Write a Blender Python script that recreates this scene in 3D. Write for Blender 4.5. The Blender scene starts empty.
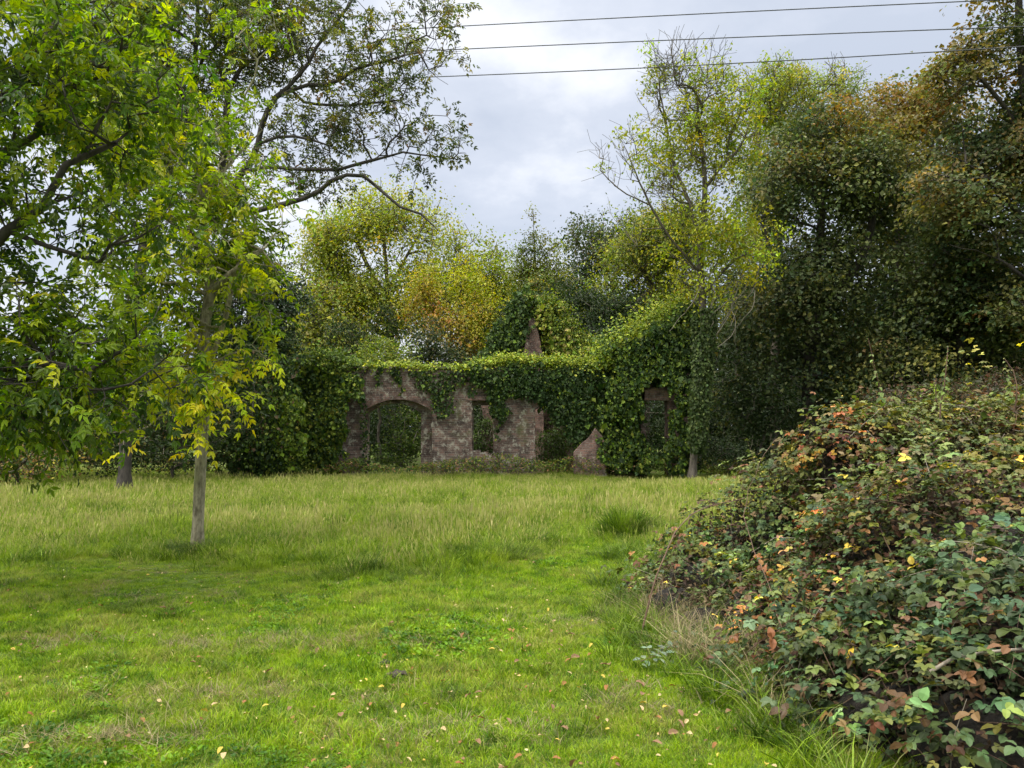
import bpy, bmesh, math, random
import numpy as np
from mathutils import Vector

R = math.radians
rng = np.random.default_rng(11)
random.seed(5)
scene = bpy.context.scene

# ---------------------------------------------------------------- camera
FX = 800.0
PITCH = R(3.0)
EYE = 1.6
cam_d = bpy.data.cameras.new('camera')
cam_d.sensor_width = 36
cam_d.lens = 36 * FX / 1024
cam_d.clip_end = 3000
cam_d.clip_start = 0.05
cam = bpy.data.objects.new('camera', cam_d)
scene.collection.objects.link(cam)
cam.location = (0, 0, EYE)
cam.rotation_euler = (R(90) + PITCH, 0, 0)
scene.camera = cam

# ---------------------------------------------------------------- world: overcast sky
SUN_EL, SUN_AZ = 52.0, -125.0     # azimuth clockwise from +y: behind and left
world = bpy.data.worlds.new('World')
scene.world = world
world.use_nodes = True
wt = world.node_tree
wt.nodes.clear()


def nd(t, kind, **kw):
    n = t.nodes.new(kind)
    for k, v in kw.items():
        setattr(n, k, v)
    return n


def math_n(t, op, a, b=None, clamp=False):
    n = nd(t, 'ShaderNodeMath', operation=op)
    n.use_clamp = clamp
    for i, v in enumerate((a, b)):
        if v is None:
            continue
        if isinstance(v, (int, float)):
            n.inputs[i].default_value = v
        else:
            t.links.new(v, n.inputs[i])
    return n.outputs[0]


def mix_n(t, fac, a, b, blend='MIX'):
    n = nd(t, 'ShaderNodeMix', data_type='RGBA', blend_type=blend)
    for s, v in ((n.inputs[0], fac), (n.inputs[6], a), (n.inputs[7], b)):
        if isinstance(v, (int, float)):
            s.default_value = v
        elif isinstance(v, (tuple, list)):
            s.default_value = (*v[:3], 1)
        else:
            t.links.new(v, s)
    return n.outputs[2]


def ramp_n(t, fac, stops):
    n = nd(t, 'ShaderNodeValToRGB')
    cr = n.color_ramp
    while len(cr.elements) < len(stops):
        cr.elements.new(0.5)
    for e, (p, c) in zip(cr.elements, stops):
        e.position = p
        e.color = (*c, 1) if len(c) == 3 else c
    t.links.new(fac, n.inputs[0])
    return n.outputs[0]


def noise_n(t, vec, scale, detail=3, rough=0.55):
    n = nd(t, 'ShaderNodeTexNoise')
    n.inputs['Scale'].default_value = scale
    n.inputs['Detail'].default_value = detail
    n.inputs['Roughness'].default_value = rough
    if vec is not None:
        t.links.new(vec, n.inputs['Vector'])
    return n.outputs['Fac']


sky = nd(wt, 'ShaderNodeTexSky', sky_type='NISHITA')
sky.sun_disc = False
sky.sun_elevation = R(SUN_EL)
sky.sun_rotation = R(SUN_AZ)
tc = nd(wt, 'ShaderNodeTexCoord')
sep = nd(wt, 'ShaderNodeSeparateXYZ')
wt.links.new(tc.outputs['Generated'], sep.inputs[0])
zc = math_n(wt, 'MAXIMUM', sep.outputs[2], 0.0)
zz = math_n(wt, 'ADD', zc, 0.30)
comb = nd(wt, 'ShaderNodeCombineXYZ')
wt.links.new(math_n(wt, 'DIVIDE', sep.outputs[0], zz), comb.inputs[0])
wt.links.new(math_n(wt, 'DIVIDE', sep.outputs[1], zz), comb.inputs[1])
comb.inputs[2].default_value = 3.7
cn = noise_n(wt, comb.outputs[0], 1.5, 7, 0.56)
cloud = ramp_n(wt, cn, [(0.40, (3.05, 3.35, 3.95)), (0.50, (3.7, 3.95, 4.5)), (0.60, (5.3, 5.4, 5.65))])
# extra overhead brightness added above the view to light the scene, beyond natural overcast
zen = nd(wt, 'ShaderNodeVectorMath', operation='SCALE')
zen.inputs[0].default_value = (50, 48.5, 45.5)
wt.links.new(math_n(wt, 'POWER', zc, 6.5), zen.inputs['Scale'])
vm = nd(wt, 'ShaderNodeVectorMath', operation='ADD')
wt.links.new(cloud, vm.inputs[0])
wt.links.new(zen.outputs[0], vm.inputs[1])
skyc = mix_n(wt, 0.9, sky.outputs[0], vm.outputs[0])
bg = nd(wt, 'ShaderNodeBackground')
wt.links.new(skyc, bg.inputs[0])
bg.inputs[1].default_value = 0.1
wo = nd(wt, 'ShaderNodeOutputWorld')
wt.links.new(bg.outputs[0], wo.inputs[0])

sun_d = bpy.data.lights.new('sun', 'SUN')
sun_d.energy = 1.5
sun_d.angle = R(12)
sun_d.color = (1.0, 0.95, 0.86)
sun = bpy.data.objects.new('sun', sun_d)
scene.collection.objects.link(sun)
az = R(SUN_AZ)
sdir = Vector((math.sin(az) * math.cos(R(SUN_EL)), math.cos(az) * math.cos(R(SUN_EL)), math.sin(R(SUN_EL))))
sun.rotation_euler = sdir.to_track_quat('Z', 'Y').to_euler()
sun.location = (-10, -10, 30)

scene.view_settings.view_transform = 'Standard'
scene.view_settings.look = 'None'
scene.view_settings.gamma = 1
scene.view_settings.exposure = 1.05
scene.view_settings.use_curve_mapping = False
scene.render.engine = 'CYCLES'
scene.cycles.max_bounces = 6
scene.cycles.diffuse_bounces = 3
scene.cycles.glossy_bounces = 2
scene.cycles.transmission_bounces = 3
scene.cycles.transparent_max_bounces = 4
scene.cycles.use_denoising = True

# ---------------------------------------------------------------- helpers
COL = scene.collection


def P(px, py, Y):
    """world point that lies on the ray of pixel (px, py) at distance Y in front of the camera"""
    u = (px - 512) / FX
    v = (384 - py) / FX
    dy = math.cos(PITCH) - v * math.sin(PITCH)
    dz = math.sin(PITCH) + v * math.cos(PITCH)
    t = Y / dy
    return np.array((u * t, Y, EYE + dz * t))


def norm(a):
    return a / np.maximum(np.linalg.norm(a, axis=-1, keepdims=True), 1e-9)


def tag(o, label=None, cat=None, group=None, kind=None):
    if label:
        o['label'] = label
    if cat:
        o['category'] = cat
    if group:
        o['group'] = group
    if kind:
        o['kind'] = kind
    return o


def empty(name, loc=(0, 0, 0)):
    o = bpy.data.objects.new(name, None)
    o.empty_display_size = 0.2
    o.location = loc
    COL.objects.link(o)
    return o


def link(o, parent=None):
    COL.objects.link(o)
    if parent is not None:
        o.parent = parent
        o.matrix_parent_inverse.identity()
        o.location = -parent.location
    return o


def mesh_np(name, V, F, mat, parent=None, col=None, smooth=False):
    """V (n,3); F (m,k) all faces with the same number of corners, or a list of such arrays"""
    V = np.asarray(V, np.float32)
    Fs = F if isinstance(F, list) else [F]
    me = bpy.data.meshes.new(name)
    me.vertices.add(len(V))
    me.vertices.foreach_set('co', V.ravel())
    idx = np.concatenate([f.ravel() for f in Fs]).astype(np.int32)
    tot = np.concatenate([np.full(len(f), f.shape[1], np.int32) for f in Fs])
    start = np.concatenate([[0], np.cumsum(tot)[:-1]]).astype(np.int32)
    me.loops.add(len(idx))
    me.loops.foreach_set('vertex_index', idx)
    me.polygons.add(len(tot))
    me.polygons.foreach_set('loop_start', start)
    me.polygons.foreach_set('loop_total', tot)
    me.polygons.foreach_set('use_smooth', np.full(len(tot), smooth, bool))
    me.update(calc_edges=True)
    if col is not None:
        ca = me.color_attributes.new('Col', 'FLOAT_COLOR', 'POINT')
        c4 = np.ones((len(V), 4), np.float32)
        c4[:, :3] = col
        ca.data.foreach_set('color', c4.ravel())
    me.materials.append(mat)
    o = bpy.data.objects.new(name, me)
    return link(o, parent)


def join_parts(parts):
    """merge several (V, F, col) triples with the same face size"""
    Vs, Fs, Cs, n = [], [], [], 0
    for p in parts:
        V, F = p[0], p[1]
        Vs.append(V)
        Fs.append(F + n)
        n += len(V)
        if len(p) > 2 and p[2] is not None:
            Cs.append(p[2])
    return np.concatenate(Vs), np.concatenate(Fs), (np.concatenate(Cs) if Cs else None)


_sn = {}


def sn(Pn, freq, seed):
    """smooth pseudo noise in about -1..1"""
    if seed not in _sn:
        r = np.random.default_rng(seed)
        _sn[seed] = (r.normal(size=(7, 3)), r.uniform(0, 6.28, 7))
    D, ph = _sn[seed]
    return np.sin((Pn * freq) @ D.T + ph).sum(1) / 3.2


# ---------------------------------------------------------------- materials
def new_mat(name):
    m = bpy.data.materials.new(name)
    m.use_nodes = True
    t = m.node_tree
    t.nodes.clear()
    out = nd(t, 'ShaderNodeOutputMaterial')
    return m, t, out


def leaf_mat(name, trans=0.35, rough=0.45, spec=0.35):
    m, t, out = new_mat(name)
    a = nd(t, 'ShaderNodeAttribute', attribute_name='Col')
    pr = nd(t, 'ShaderNodeBsdfPrincipled')
    t.links.new(a.outputs['Color'], pr.inputs['Base Color'])
    pr.inputs['Roughness'].default_value = rough
    pr.inputs['Specular IOR Level'].default_value = spec
    tr = nd(t, 'ShaderNodeBsdfTranslucent')
    hs = nd(t, 'ShaderNodeHueSaturation')
    hs.inputs['Saturation'].default_value = 1.15
    hs.inputs['Value'].default_value = 1.25
    t.links.new(a.outputs['Color'], hs.inputs['Color'])
    t.links.new(hs.outputs[0], tr.inputs[0])
    mx = nd(t, 'ShaderNodeMixShader')
    mx.inputs[0].default_value = trans
    t.links.new(pr.outputs[0], mx.inputs[1])
    t.links.new(tr.outputs[0], mx.inputs[2])
    t.links.new(mx.outputs[0], out.inputs[0])
    return m


M_LEAF = leaf_mat('leaf_matte', 0.38, 0.55, 0.25)
M_GLOSS = leaf_mat('leaf_waxy', 0.25, 0.45, 0.35)
M_ASH = leaf_mat('leaf_ash', 0.5, 0.45, 0.3)
M_BRAMBLE = leaf_mat('leaf_bramble', 0.25, 0.55, 0.22)
M_LITTER = leaf_mat('leaf_dead', 0.15, 0.7, 0.2)


def bark_mat(name, c1, c2, moss=None, scale=12, mfac=0.55):
    m, t, out = new_mat(name)
    tcn = nd(t, 'ShaderNodeTexCoord')
    mp = nd(t, 'ShaderNodeMapping')
    mp.inputs['Scale'].default_value = (1, 1, 0.3)
    t.links.new(tcn.outputs['Object'], mp.inputs[0])
    n1 = noise_n(t, mp.outputs[0], scale, 5, 0.65)
    c = ramp_n(t, n1, [(0.35, c1), (0.62, c2)])
    if moss:
        n2 = noise_n(t, tcn.outputs['Object'], 2.6, 4, 0.6)
        f = ramp_n(t, n2, [(mfac - 0.07, (0, 0, 0)), (mfac + 0.07, (1, 1, 1))])
        c = mix_n(t, f, c, moss)
    pr = nd(t, 'ShaderNodeBsdfPrincipled')
    t.links.new(c, pr.inputs['Base Color'])
    pr.inputs['Roughness'].default_value = 0.85
    bp = nd(t, 'ShaderNodeBump')
    bp.inputs['Strength'].default_value = 0.6
    bp.inputs['Distance'].default_value = 0.02
    t.links.new(n1, bp.inputs['Height'])
    t.links.new(bp.outputs[0], pr.inputs['Normal'])
    t.links.new(pr.outputs[0], out.inputs[0])
    return m


M_BARK = bark_mat('bark_grey', (0.045, 0.035, 0.025), (0.13, 0.11, 0.085), (0.09, 0.10, 0.04), 14, 0.6)
M_BARK_PALE = bark_mat('bark_young_ash', (0.10, 0.085, 0.05), (0.32, 0.29, 0.19), (0.21, 0.21, 0.10), 26, 0.60)
M_BARK_DARK = bark_mat('bark_dark', (0.02, 0.016, 0.012), (0.06, 0.05, 0.04), None, 14)
M_DEADWOOD = bark_mat('deadwood', (0.11, 0.09, 0.07), (0.3, 0.26, 0.2), None, 18)
M_CANE = bark_mat('bramble_cane', (0.06, 0.03, 0.02), (0.16, 0.10, 0.06), None, 20)


# ---------------------------------------------------------------- leaves
def palette(cols, w, n, r=None, jit=0.18):
    r = r or rng
    cols = np.array(cols)
    w = np.array(w, float)
    i = r.choice(len(cols), n, p=w / w.sum())
    c = cols[i] * np.exp(r.normal(0, jit, (n, 1)))
    return np.clip(c * (1 + r.normal(0, 0.06, (n, 3))), 0.003, 0.9)


def leaf_quads(pos, T, N, L, W, col, kind='rhomb', fold=0.25, droop=0.2):
    """pos base points, T axis, N normal, L length, W width -> V, F(quads), col"""
    n = len(pos)
    T = norm(T)
    S = norm(np.cross(N, T))
    U = np.cross(T, S)
    L = np.broadcast_to(np.asarray(L, float), (n,))
    W = np.broadcast_to(np.asarray(W, float), (n,))
    if kind == 'rhomb':
        tpl = [(0, 0, 0), (.42, .5, fold * .5), (1, 0, -droop), (.42, -.5, fold * .5)]
        faces = [(0, 1, 2, 3)]
    elif kind == 'lance':
        tpl = [(0, 0, 0), (.3, .5, fold * .5), (.7, .36, fold * .36 - droop * .4), (1, 0, -droop), (.7, -.36, fold * .36 - droop * .4), (.3, -.5, fold * .5)]
        faces = [(0, 1, 2, 3), (0, 3, 4, 5)]
    else:  # ovate with a short point
        tpl = [(0, 0, 0), (.15, .36, fold * .3), (.45, .5, fold * .45), (.8, .33, fold * .2 - droop * .5), (1, 0, -droop),
               (.8, -.33, fold * .2 - droop * .5), (.45, -.5, fold * .45), (.15, -.36, fold * .3), (.5, 0, -droop * .12)]
        faces = [(0, 1, 2, 8), (8, 2, 3, 4), (8, 4, 5, 6), (0, 8, 6, 7)]
    k = len(tpl)
    V = np.empty((n, k, 3))
    for j, (a, b, c) in enumerate(tpl):
        V[:, j] = pos + T * (a * L)[:, None] + S * (b * W)[:, None] + U * (c * (W if kind != 'rhomb' else W))[:, None]
    F = (np.arange(n)[:, None, None] * k + np.array(faces)[None]).reshape(-1, 4)
    C = np.repeat(col, k, axis=0)
    return V.reshape(-1, 3), F, C


def simple_leaves(cen, per, sig, size, colf, up=0.8, outw=None, rand=0.8, flat=0.6, aspect=0.65, kind='rhomb', r=None):
    """clumps of leaf-sized faces round the points cen"""
    r = r or rng
    n = len(cen) * per
    c = np.repeat(cen, per, axis=0)
    off = r.normal(0, 1, (n, 3)) * np.array((1, 1, flat)) * sig
    pos = c + off
    Nn = r.normal(0, rand, (n, 3)) + np.array((0, 0, up))
    if outw is not None:
        Nn += norm(pos - outw) * 0.55
    # the rim of a clump droops
    Nn += off / max(sig, 1e-3) * 0.25
    Nn = norm(Nn)
    T = norm(np.cross(Nn, r.normal(0, 1, (n, 3)))) + np.array((0, 0, -0.25))
    L = size * np.exp(r.normal(0, 0.25, n))
    return leaf_quads(pos, T, Nn, L, L * aspect, colf(pos), kind)


def pinnate_leaves(base, axis, L, lw, ll, pairs, colf, r=None):
    """ash leaves: a rachis with paired lance-shaped leaflets"""
    r = r or rng
    n = len(base)
    axis = norm(axis)
    Nn = norm(np.array((0, 0, 1.0)) + r.normal(0, 0.45, (n, 3)))
    side = norm(np.cross(Nn, axis))
    Nn = np.cross(axis, side)
    cc = colf(base)
    parts = []
    for k in range(pairs):
        f = 0.28 + 0.66 * k / max(pairs - 1, 1)
        pb = base + axis * (L * f)[:, None] - np.array((0, 0, 1.0)) * (L * f * f * 0.22)[:, None]
        for s in (-1, 1):
            T = norm(side * s * (0.8) + axis * (0.45 + 0.25 * f) + r.normal(0, 0.14, (n, 3)) + np.array((0, 0, -0.32)))
            N2 = norm(Nn + r.normal(0, 0.25, (n, 3)))
            sc = (1 - 0.25 * abs(f - 0.6)) * r.uniform(.85, 1.15, n)
            parts.append(leaf_quads(pb, T, N2, ll * sc, lw * sc, cc * np.exp(r.normal(0, .07, (n, 1))), 'lance', 0.3, 0.5))
    pb = base + axis * L[:, None] - np.array((0, 0, 1.0)) * (L * 0.22)[:, None]
    T = norm(axis + np.array((0, 0, -0.45)) + r.normal(0, 0.12, (n, 3)))
    parts.append(leaf_quads(pb, T, Nn, ll * 1.05 * np.ones(n), lw * np.ones(n), cc, 'lance', 0.3, 0.5))
    # rachis: a thin strip
    V = np.stack([base - side * .002, base + side * .002, pb + side * .001, pb - side * .001], 1).reshape(-1, 3)
    F = (np.arange(n)[:, None] * 4 + np.arange(4)[None])
    parts.append((V, F, np.repeat(cc * 0.9, 4, axis=0)))
    return join_parts(parts)


# ---------------------------------------------------------------- branching skeletons
def resample(pts, step):
    pts = np.array(pts, float)
    if len(pts) > 2:      # Catmull-Rom
        q = np.vstack([2 * pts[0] - pts[1], pts, 2 * pts[-1] - pts[-2]])
        out = []
        for i in range(1, len(q) - 2):
            for t in np.linspace(0, 1, 8, endpoint=False):
                p0, p1, p2, p3 = q[i - 1], q[i], q[i + 1], q[i + 2]
                out.append(0.5 * (2 * p1 + (p2 - p0) * t + (2 * p0 - 5 * p1 + 4 * p2 - p3) * t * t + (3 * p1 - p0 - 3 * p2 + p3) * t ** 3))
        out.append(pts[-1])
        pts = np.array(out)
    d = np.concatenate([[0], np.cumsum(np.linalg.norm(np.diff(pts, axis=0), axis=1))])
    n = max(2, int(d[-1] / step) + 1)
    s = np.linspace(0, d[-1], n)
    return np.stack([np.interp(s, d, pts[:, k]) for k in range(3)], 1)


class Skel:
    def __init__(self, r=None):
        self.p, self.par, self.plen = [], [], []
        self.rmin = {}
        self.r = r or rng

    def add(self, p, par):
        self.p.append(np.asarray(p, float))
        self.par.append(par)
        self.plen.append(0 if par < 0 else self.plen[par] + float(np.linalg.norm(self.p[-1] - self.p[par])))
        return len(self.p) - 1

    def line(self, pts, step=0.35, wob=0.0, attach=True, rad=None):
        q = resample(pts, step)
        if wob:
            q[1:-1] += self.r.normal(0, wob, (len(q) - 2, 3))
        if self.p and attach:
            A = np.array(self.p)
            last = int(np.argmin(np.linalg.norm(A - q[0], axis=1)))
            q = q[1:]
        else:
            last = -1
        for k, a in enumerate(q):
            last = self.add(a, last)
            if rad:
                self.rmin[last] = rad[0] + (rad[1] - rad[0]) * k / max(len(q) - 1, 1)
        return last

    def grow(self, targets, step=0.4, bf=0.25, wob=0.04, bow=0.12, first=0):
        A = np.array(self.p)
        pl = np.array(self.plen)
        base = A[first]
        order = np.argsort(np.linalg.norm(targets[:, None, :] - A[None, ::max(1, len(A) // 60)], axis=2).min(1))
        tips = []
        for i in order:
            t = targets[i]
            cost = np.linalg.norm(A - t, axis=1) + bf * pl
            cost[:first] += 100
            # branches leave upward and outward rather than fold back
            cost += 0.5 * np.maximum(A[:, 2] - t[2], 0)
            j = int(np.argmin(cost))
            a = A[j]
            d = float(np.linalg.norm(t - a))
            n = max(1, int(round(d / step)))
            mid = (a + t) / 2 + np.array((0, 0, bow * d * self.r.uniform(-0.6, 1.2))) + self.r.normal(0, 0.07 * d, 3)
            new = []
            last = j
            for k in range(1, n + 1):
                f = k / n
                q = (1 - f) ** 2 * a + 2 * f * (1 - f) * mid + f * f * t
                if k < n:
                    q = q + self.r.normal(0, wob, 3)
                last = self.add(q, last)
                new.append(q)
            A = np.vstack([A, new])
            pl = np.concatenate([pl, self.plen[-len(new):]])
            tips.append(last)
        return tips

    def twigs(self, tips, per=3, length=0.5, up=0.25, spread=0.8, seg=2):
        out = []
        for t in tips:
            p = self.p[t]
            pa = self.par[t]
            d = p - self.p[pa] if pa >= 0 else np.array((0, 0, 1.0))
            d = d / (np.linalg.norm(d) + 1e-9)
            for _ in range(per):
                dd = d + self.r.normal(0, spread, 3) + np.array((0, 0, up))
                dd /= np.linalg.norm(dd)
                L = length * self.r.uniform(0.5, 1.3)
                last = t
                q = p
                for s in range(seg):
                    dd = dd + self.r.normal(0, 0.22, 3)
                    dd /= np.linalg.norm(dd)
                    q = q + dd * L / seg
                    last = self.add(q, last)
                out.append((last, dd))
        return out

    def radii(self, rtip, rbase, e=None):
        n = len(self.p)
        cnt = np.zeros(n)
        par = np.array(self.par)
        has = np.zeros(n, bool)
        has[par[par >= 0]] = True
        cnt[~has] = 1
        for i in range(n - 1, 0, -1):
            if par[i] >= 0:
                cnt[par[i]] += cnt[i]
        ee = math.log(rbase / rtip) / math.log(max(cnt[0], 2)) if e is None else e
        rad = rtip * cnt ** ee
        for i, r0 in self.rmin.items():
            rad[i] = max(rad[i], r0)
        self.cnt = cnt
        return rad

    def tubes(self, rad, k=6, flare=0.0, lump=0.0):
        pos = np.array(self.p)
        par = np.array(self.par)
        n = len(pos)
        main = np.full(n, -1)
        order = np.argsort(self.cnt)
        for i in order:       # last writer = largest child
            if par[i] >= 0:
                main[par[i]] = i
        T = np.zeros((n, 3))
        ok = par >= 0
        T[ok] = pos[ok] - pos[par[ok]]
        T = norm(T)
        nxt = main >= 0
        T2 = T.copy()
        T2[nxt] = T[nxt] + norm(pos[main[nxt]] - pos[nxt])
        T2 = norm(T2)
        T2[~ok] = norm(pos[main[~ok]] - pos[~ok])
        rr = rad.copy()
        if flare:
            z0 = pos[0, 2]
            low = np.clip(1 - (pos[:, 2] - z0) / 0.5, 0, 1)
            rr = rr * (1 + flare * low ** 2 * (rad > 0.4 * rad[0]))

        ref = np.array((0.13, 0.98, 0.11))

        def ring(p, t, r0):
            s = norm(np.cross(t, ref))
            u = np.cross(s, t)
            an = np.arange(k) / k * 2 * np.pi
            rj = r0[:, None] * (1 + (lump * rng.normal(0, 1, (len(p), k)) if lump else 0))
            return p[:, None, :] + rj[:, :, None] * (np.cos(an)[None, :, None] * s[:, None, :] + np.sin(an)[None, :, None] * u[:, None, :])

        R1 = ring(pos, T2, rr)
        e = np.where(ok)[0]
        side = e[main[par[e]] != e]
        R2 = ring(pos[par[side]], T[side], np.minimum(rr[side] * 1.15, rr[par[side]]))
        V = np.concatenate([R1.reshape(-1, 3), R2.reshape(-1, 3)])
        startbase = par[e] * k
        lookup = {int(s): n * k + q * k for q, s in enumerate(side)}
        startbase = np.array([lookup.get(int(c), int(par[c]) * k) for c in e])
        endbase = e * k
        a = np.arange(k)
        b = (a + 1) % k
        F = np.stack([startbase[:, None] + a, startbase[:, None] + b, endbase[:, None] + b, endbase[:, None] + a], 2).reshape(-1, 4)
        return V, F


def lobes_targets(lobes, n, shell=0.45, gap=0.0, seed=1, r=None):
    """sample points in a crown made of ellipsoids (cx, cy, cz, rx, ry, rz, weight)"""
    r = r or rng
    lob = np.array(lobes, float)
    w = lob[:, 3] * lob[:, 5] * lob[:, 4] * lob[:, 6]
    out = []
    tot = 0
    while tot < n:
        m = n * 2
        i = r.choice(len(lob), m, p=w / w.sum())
        d = norm(r.normal(0, 1, (m, 3)))
        rad = shell + (1 - shell) * r.uniform(0, 1, m) ** 0.6
        p = lob[i, :3] + d * rad[:, None] * lob[i, 3:6]
        keep = sn(p, 1.1, seed) > gap - 1.2 * 0 if gap > -1 else np.ones(m, bool)
        p = p[keep]
        p = p[p[:, 2] > 0.2]
        out.append(p)
        tot += len(p)
    return np.concatenate(out)[:n]


def lobe(px, py, Y, rx, rz, ry=None, w=1.0):
    """ellipsoid from pixel centre, distance and radii in pixels (at that distance)"""
    c = P(px, py, Y)
    m = Y / FX
    return (c[0], c[1], c[2], rx * m, (ry if ry else rx * m), rz * m, w)


def make_colf(cols, w, seed=0, tint=None, tfreq=0.6, tw=0.5, r=None, jit=0.18):
    """leaf colours; tint = second palette that comes in patches"""
    def f(pos):
        c = palette(cols, w, len(pos), r, jit)
        if tint:
            c2 = palette(tint[0], tint[1], len(pos), r, jit)
            k = sn(pos, tfreq, seed + 40) + (r or rng).normal(0, 0.35, len(pos))
            if len(tint) > 2:     # higher up more of it
                k = k + tint[2][0] * (pos[:, 2] - tint[2][1])
            m = k > tw
            c[m] = c2[m]
        return c
    return f


def tree(name, label, cat, trunk_lines, lobes, ntar, leaf, rbase, rtip=0.012, bark=None, per_twig=3, twig_len=0.5,
         step=0.45, bf=0.2, gap=-2, shell=0.4, seed=1, k=6, group=None, leaf_mat_=None, first=0, bow=0.12, wob=0.04,
         extra_targets=None, flare=0.5, rads=None, up=0.25, split=True):
    r = np.random.default_rng(seed)
    sk = Skel(r)
    for i, ln in enumerate(trunk_lines):
        sk.line(ln, 0.4, 0.015 if i else 0.0, rad=(rads[i] if rads else None))
    tg = lobes_targets(split_lobes(lobes, r) if split else lobes, ntar, shell, gap, seed, r)
    tg = tg[tg[:, 2] > .9]
    if extra_targets is not None:
        tg = np.vstack([tg, extra_targets])
    tips = sk.grow(tg, step, bf, wob, bow, first=first)
    tw = sk.twigs(tips, per_twig, twig_len, up=up)
    rad = sk.radii(rtip, rbase)
    V, F = sk.tubes(rad, k, flare)
    base = sk.p[0]
    root = empty(name, tuple(base))
    tag(root, label, cat, group)
    mesh_np('trunk', V, F, bark or M_BARK, root, smooth=True)
    ends = np.array([sk.p[i] for i, _ in tw])
    dirs = np.array([d for _, d in tw])
    st = np.array([sk.p[sk.par[i]] for i, _ in tw])
    Vl, Fl, Cl = leaf(st, ends, dirs, r)
    mesh_np('crown', Vl, Fl, leaf_mat_ or M_LEAF, root, Cl)
    return root, sk


# =================================================================== GROUND
def gz(x, y):
    x = np.asarray(x, float)
    y = np.asarray(y, float)
    return -0.16 * np.clip((y - 11) / 14, 0, 1) + 0.035 * np.sin(x * 0.7 + 1.1) * np.sin(y * 0.55) + 0.02 * np.sin(x * 1.9 + y * 1.3)


def ground_mat():
    m, t, out = new_mat('turf_soil')
    g = nd(t, 'ShaderNodeNewGeometry')
    n1 = noise_n(t, g.outputs['Position'], 1.3, 6, 0.6)
    n2 = noise_n(t, g.outputs['Position'], 26, 5, 0.7)
    c = ramp_n(t, n2, [(0.3, (0.035, 0.05, 0.012)), (0.55, (0.085, 0.13, 0.02)), (0.75, (0.15, 0.15, 0.05))])
    c2 = ramp_n(t, n2, [(0.3, (0.05, 0.04, 0.02)), (0.7, (0.19, 0.16, 0.08))])
    f = ramp_n(t, n1, [(0.5, (0, 0, 0)), (0.66, (1, 1, 1))])
    c = mix_n(t, f, c, c2)
    pr = nd(t, 'ShaderNodeBsdfPrincipled')
    pr.inputs['Roughness'].default_value = 0.95
    pr.inputs['Specular IOR Level'].default_value = 0.1
    t.links.new(c, pr.inputs['Base Color'])
    bp = nd(t, 'ShaderNodeBump')
    bp.inputs['Strength'].default_value = 0.8
    bp.inputs['Distance'].default_value = 0.03
    t.links.new(n2, bp.inputs['Height'])
    t.links.new(bp.outputs[0], pr.inputs['Normal'])
    t.links.new(pr.outputs[0], out.inputs[0])
    return m


M_GROUND = ground_mat()


def build_ground():
    xs = np.concatenate([[-900, -300, -90], np.arange(-45, 45.1, 0.5), [90, 300, 900]])
    ys = np.concatenate([[-300, -60], np.arange(-6, 60.1, 0.5), [100, 300, 1500]])
    X, Y = np.meshgrid(xs, ys)
    Z = np.where((np.abs(X) < 50) & (Y < 62) & (Y > -10), gz(X, Y), -0.16 * np.clip((Y - 11) / 14, 0, 1))
    V = np.stack([X.ravel(), Y.ravel(), Z.ravel()], 1)
    nx, ny = len(xs), len(ys)
    i = (np.arange(ny - 1)[:, None] * nx + np.arange(nx - 1)[None]).ravel()
    F = np.stack([i, i + 1, i + nx + 1, i + nx], 1)
    o = mesh_np('ground', V, F, M_GROUND, smooth=True)
    tag(o, kind='structure')


build_ground()


# ---------------------------------------------------------------- grass
def grass_mat(name, green, dry, lowf, thr, soft=0.12):
    """green: 3 colours, dry: 2 colours; where the dry ones come is set by a wide noise in world space"""
    m, t, out = new_mat(name)
    a = nd(t, 'ShaderNodeAttribute', attribute_name='Col')
    sp = nd(t, 'ShaderNodeSeparateColor')
    t.links.new(a.outputs['Color'], sp.inputs[0])
    g = nd(t, 'ShaderNodeNewGeometry')
    n1 = noise_n(t, g.outputs['Position'], lowf, 4, 0.6)
    n2 = noise_n(t, g.outputs['Position'], lowf * 3.7, 3, 0.6)
    gc = ramp_n(t, math_n(t, 'ADD', math_n(t, 'MULTIPLY', sp.outputs[0], 0.5), math_n(t, 'MULTIPLY', math_n(t, 'SUBTRACT', n2, 0.27), 1.25)),
                [(0.25, green[0]), (0.52, green[1]), (0.8, green[2])])
    dc = mix_n(t, sp.outputs[1], dry[0], dry[1])
    k = math_n(t, 'ADD', n1, math_n(t, 'MULTIPLY', math_n(t, 'SUBTRACT', sp.outputs[2], 0.5), 0.5))
    f = ramp_n(t, k, [(thr - soft, (0, 0, 0)), (thr + soft, (1, 1, 1))])
    c = mix_n(t, f, gc, dc)
    pr = nd(t, 'ShaderNodeBsdfPrincipled')
    pr.inputs['Roughness'].default_value = 0.5
    pr.inputs['Specular IOR Level'].default_value = 0.25
    t.links.new(c, pr.inputs['Base Color'])
    tr = nd(t, 'ShaderNodeBsdfTranslucent')
    t.links.new(c, tr.inputs[0])
    mx = nd(t, 'ShaderNodeMixShader')
    mx.inputs[0].default_value = 0.35
    t.links.new(pr.outputs[0], mx.inputs[1])
    t.links.new(tr.outputs[0], mx.inputs[2])
    t.links.new(mx.outputs[0], out.inputs[0])
    return m


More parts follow.
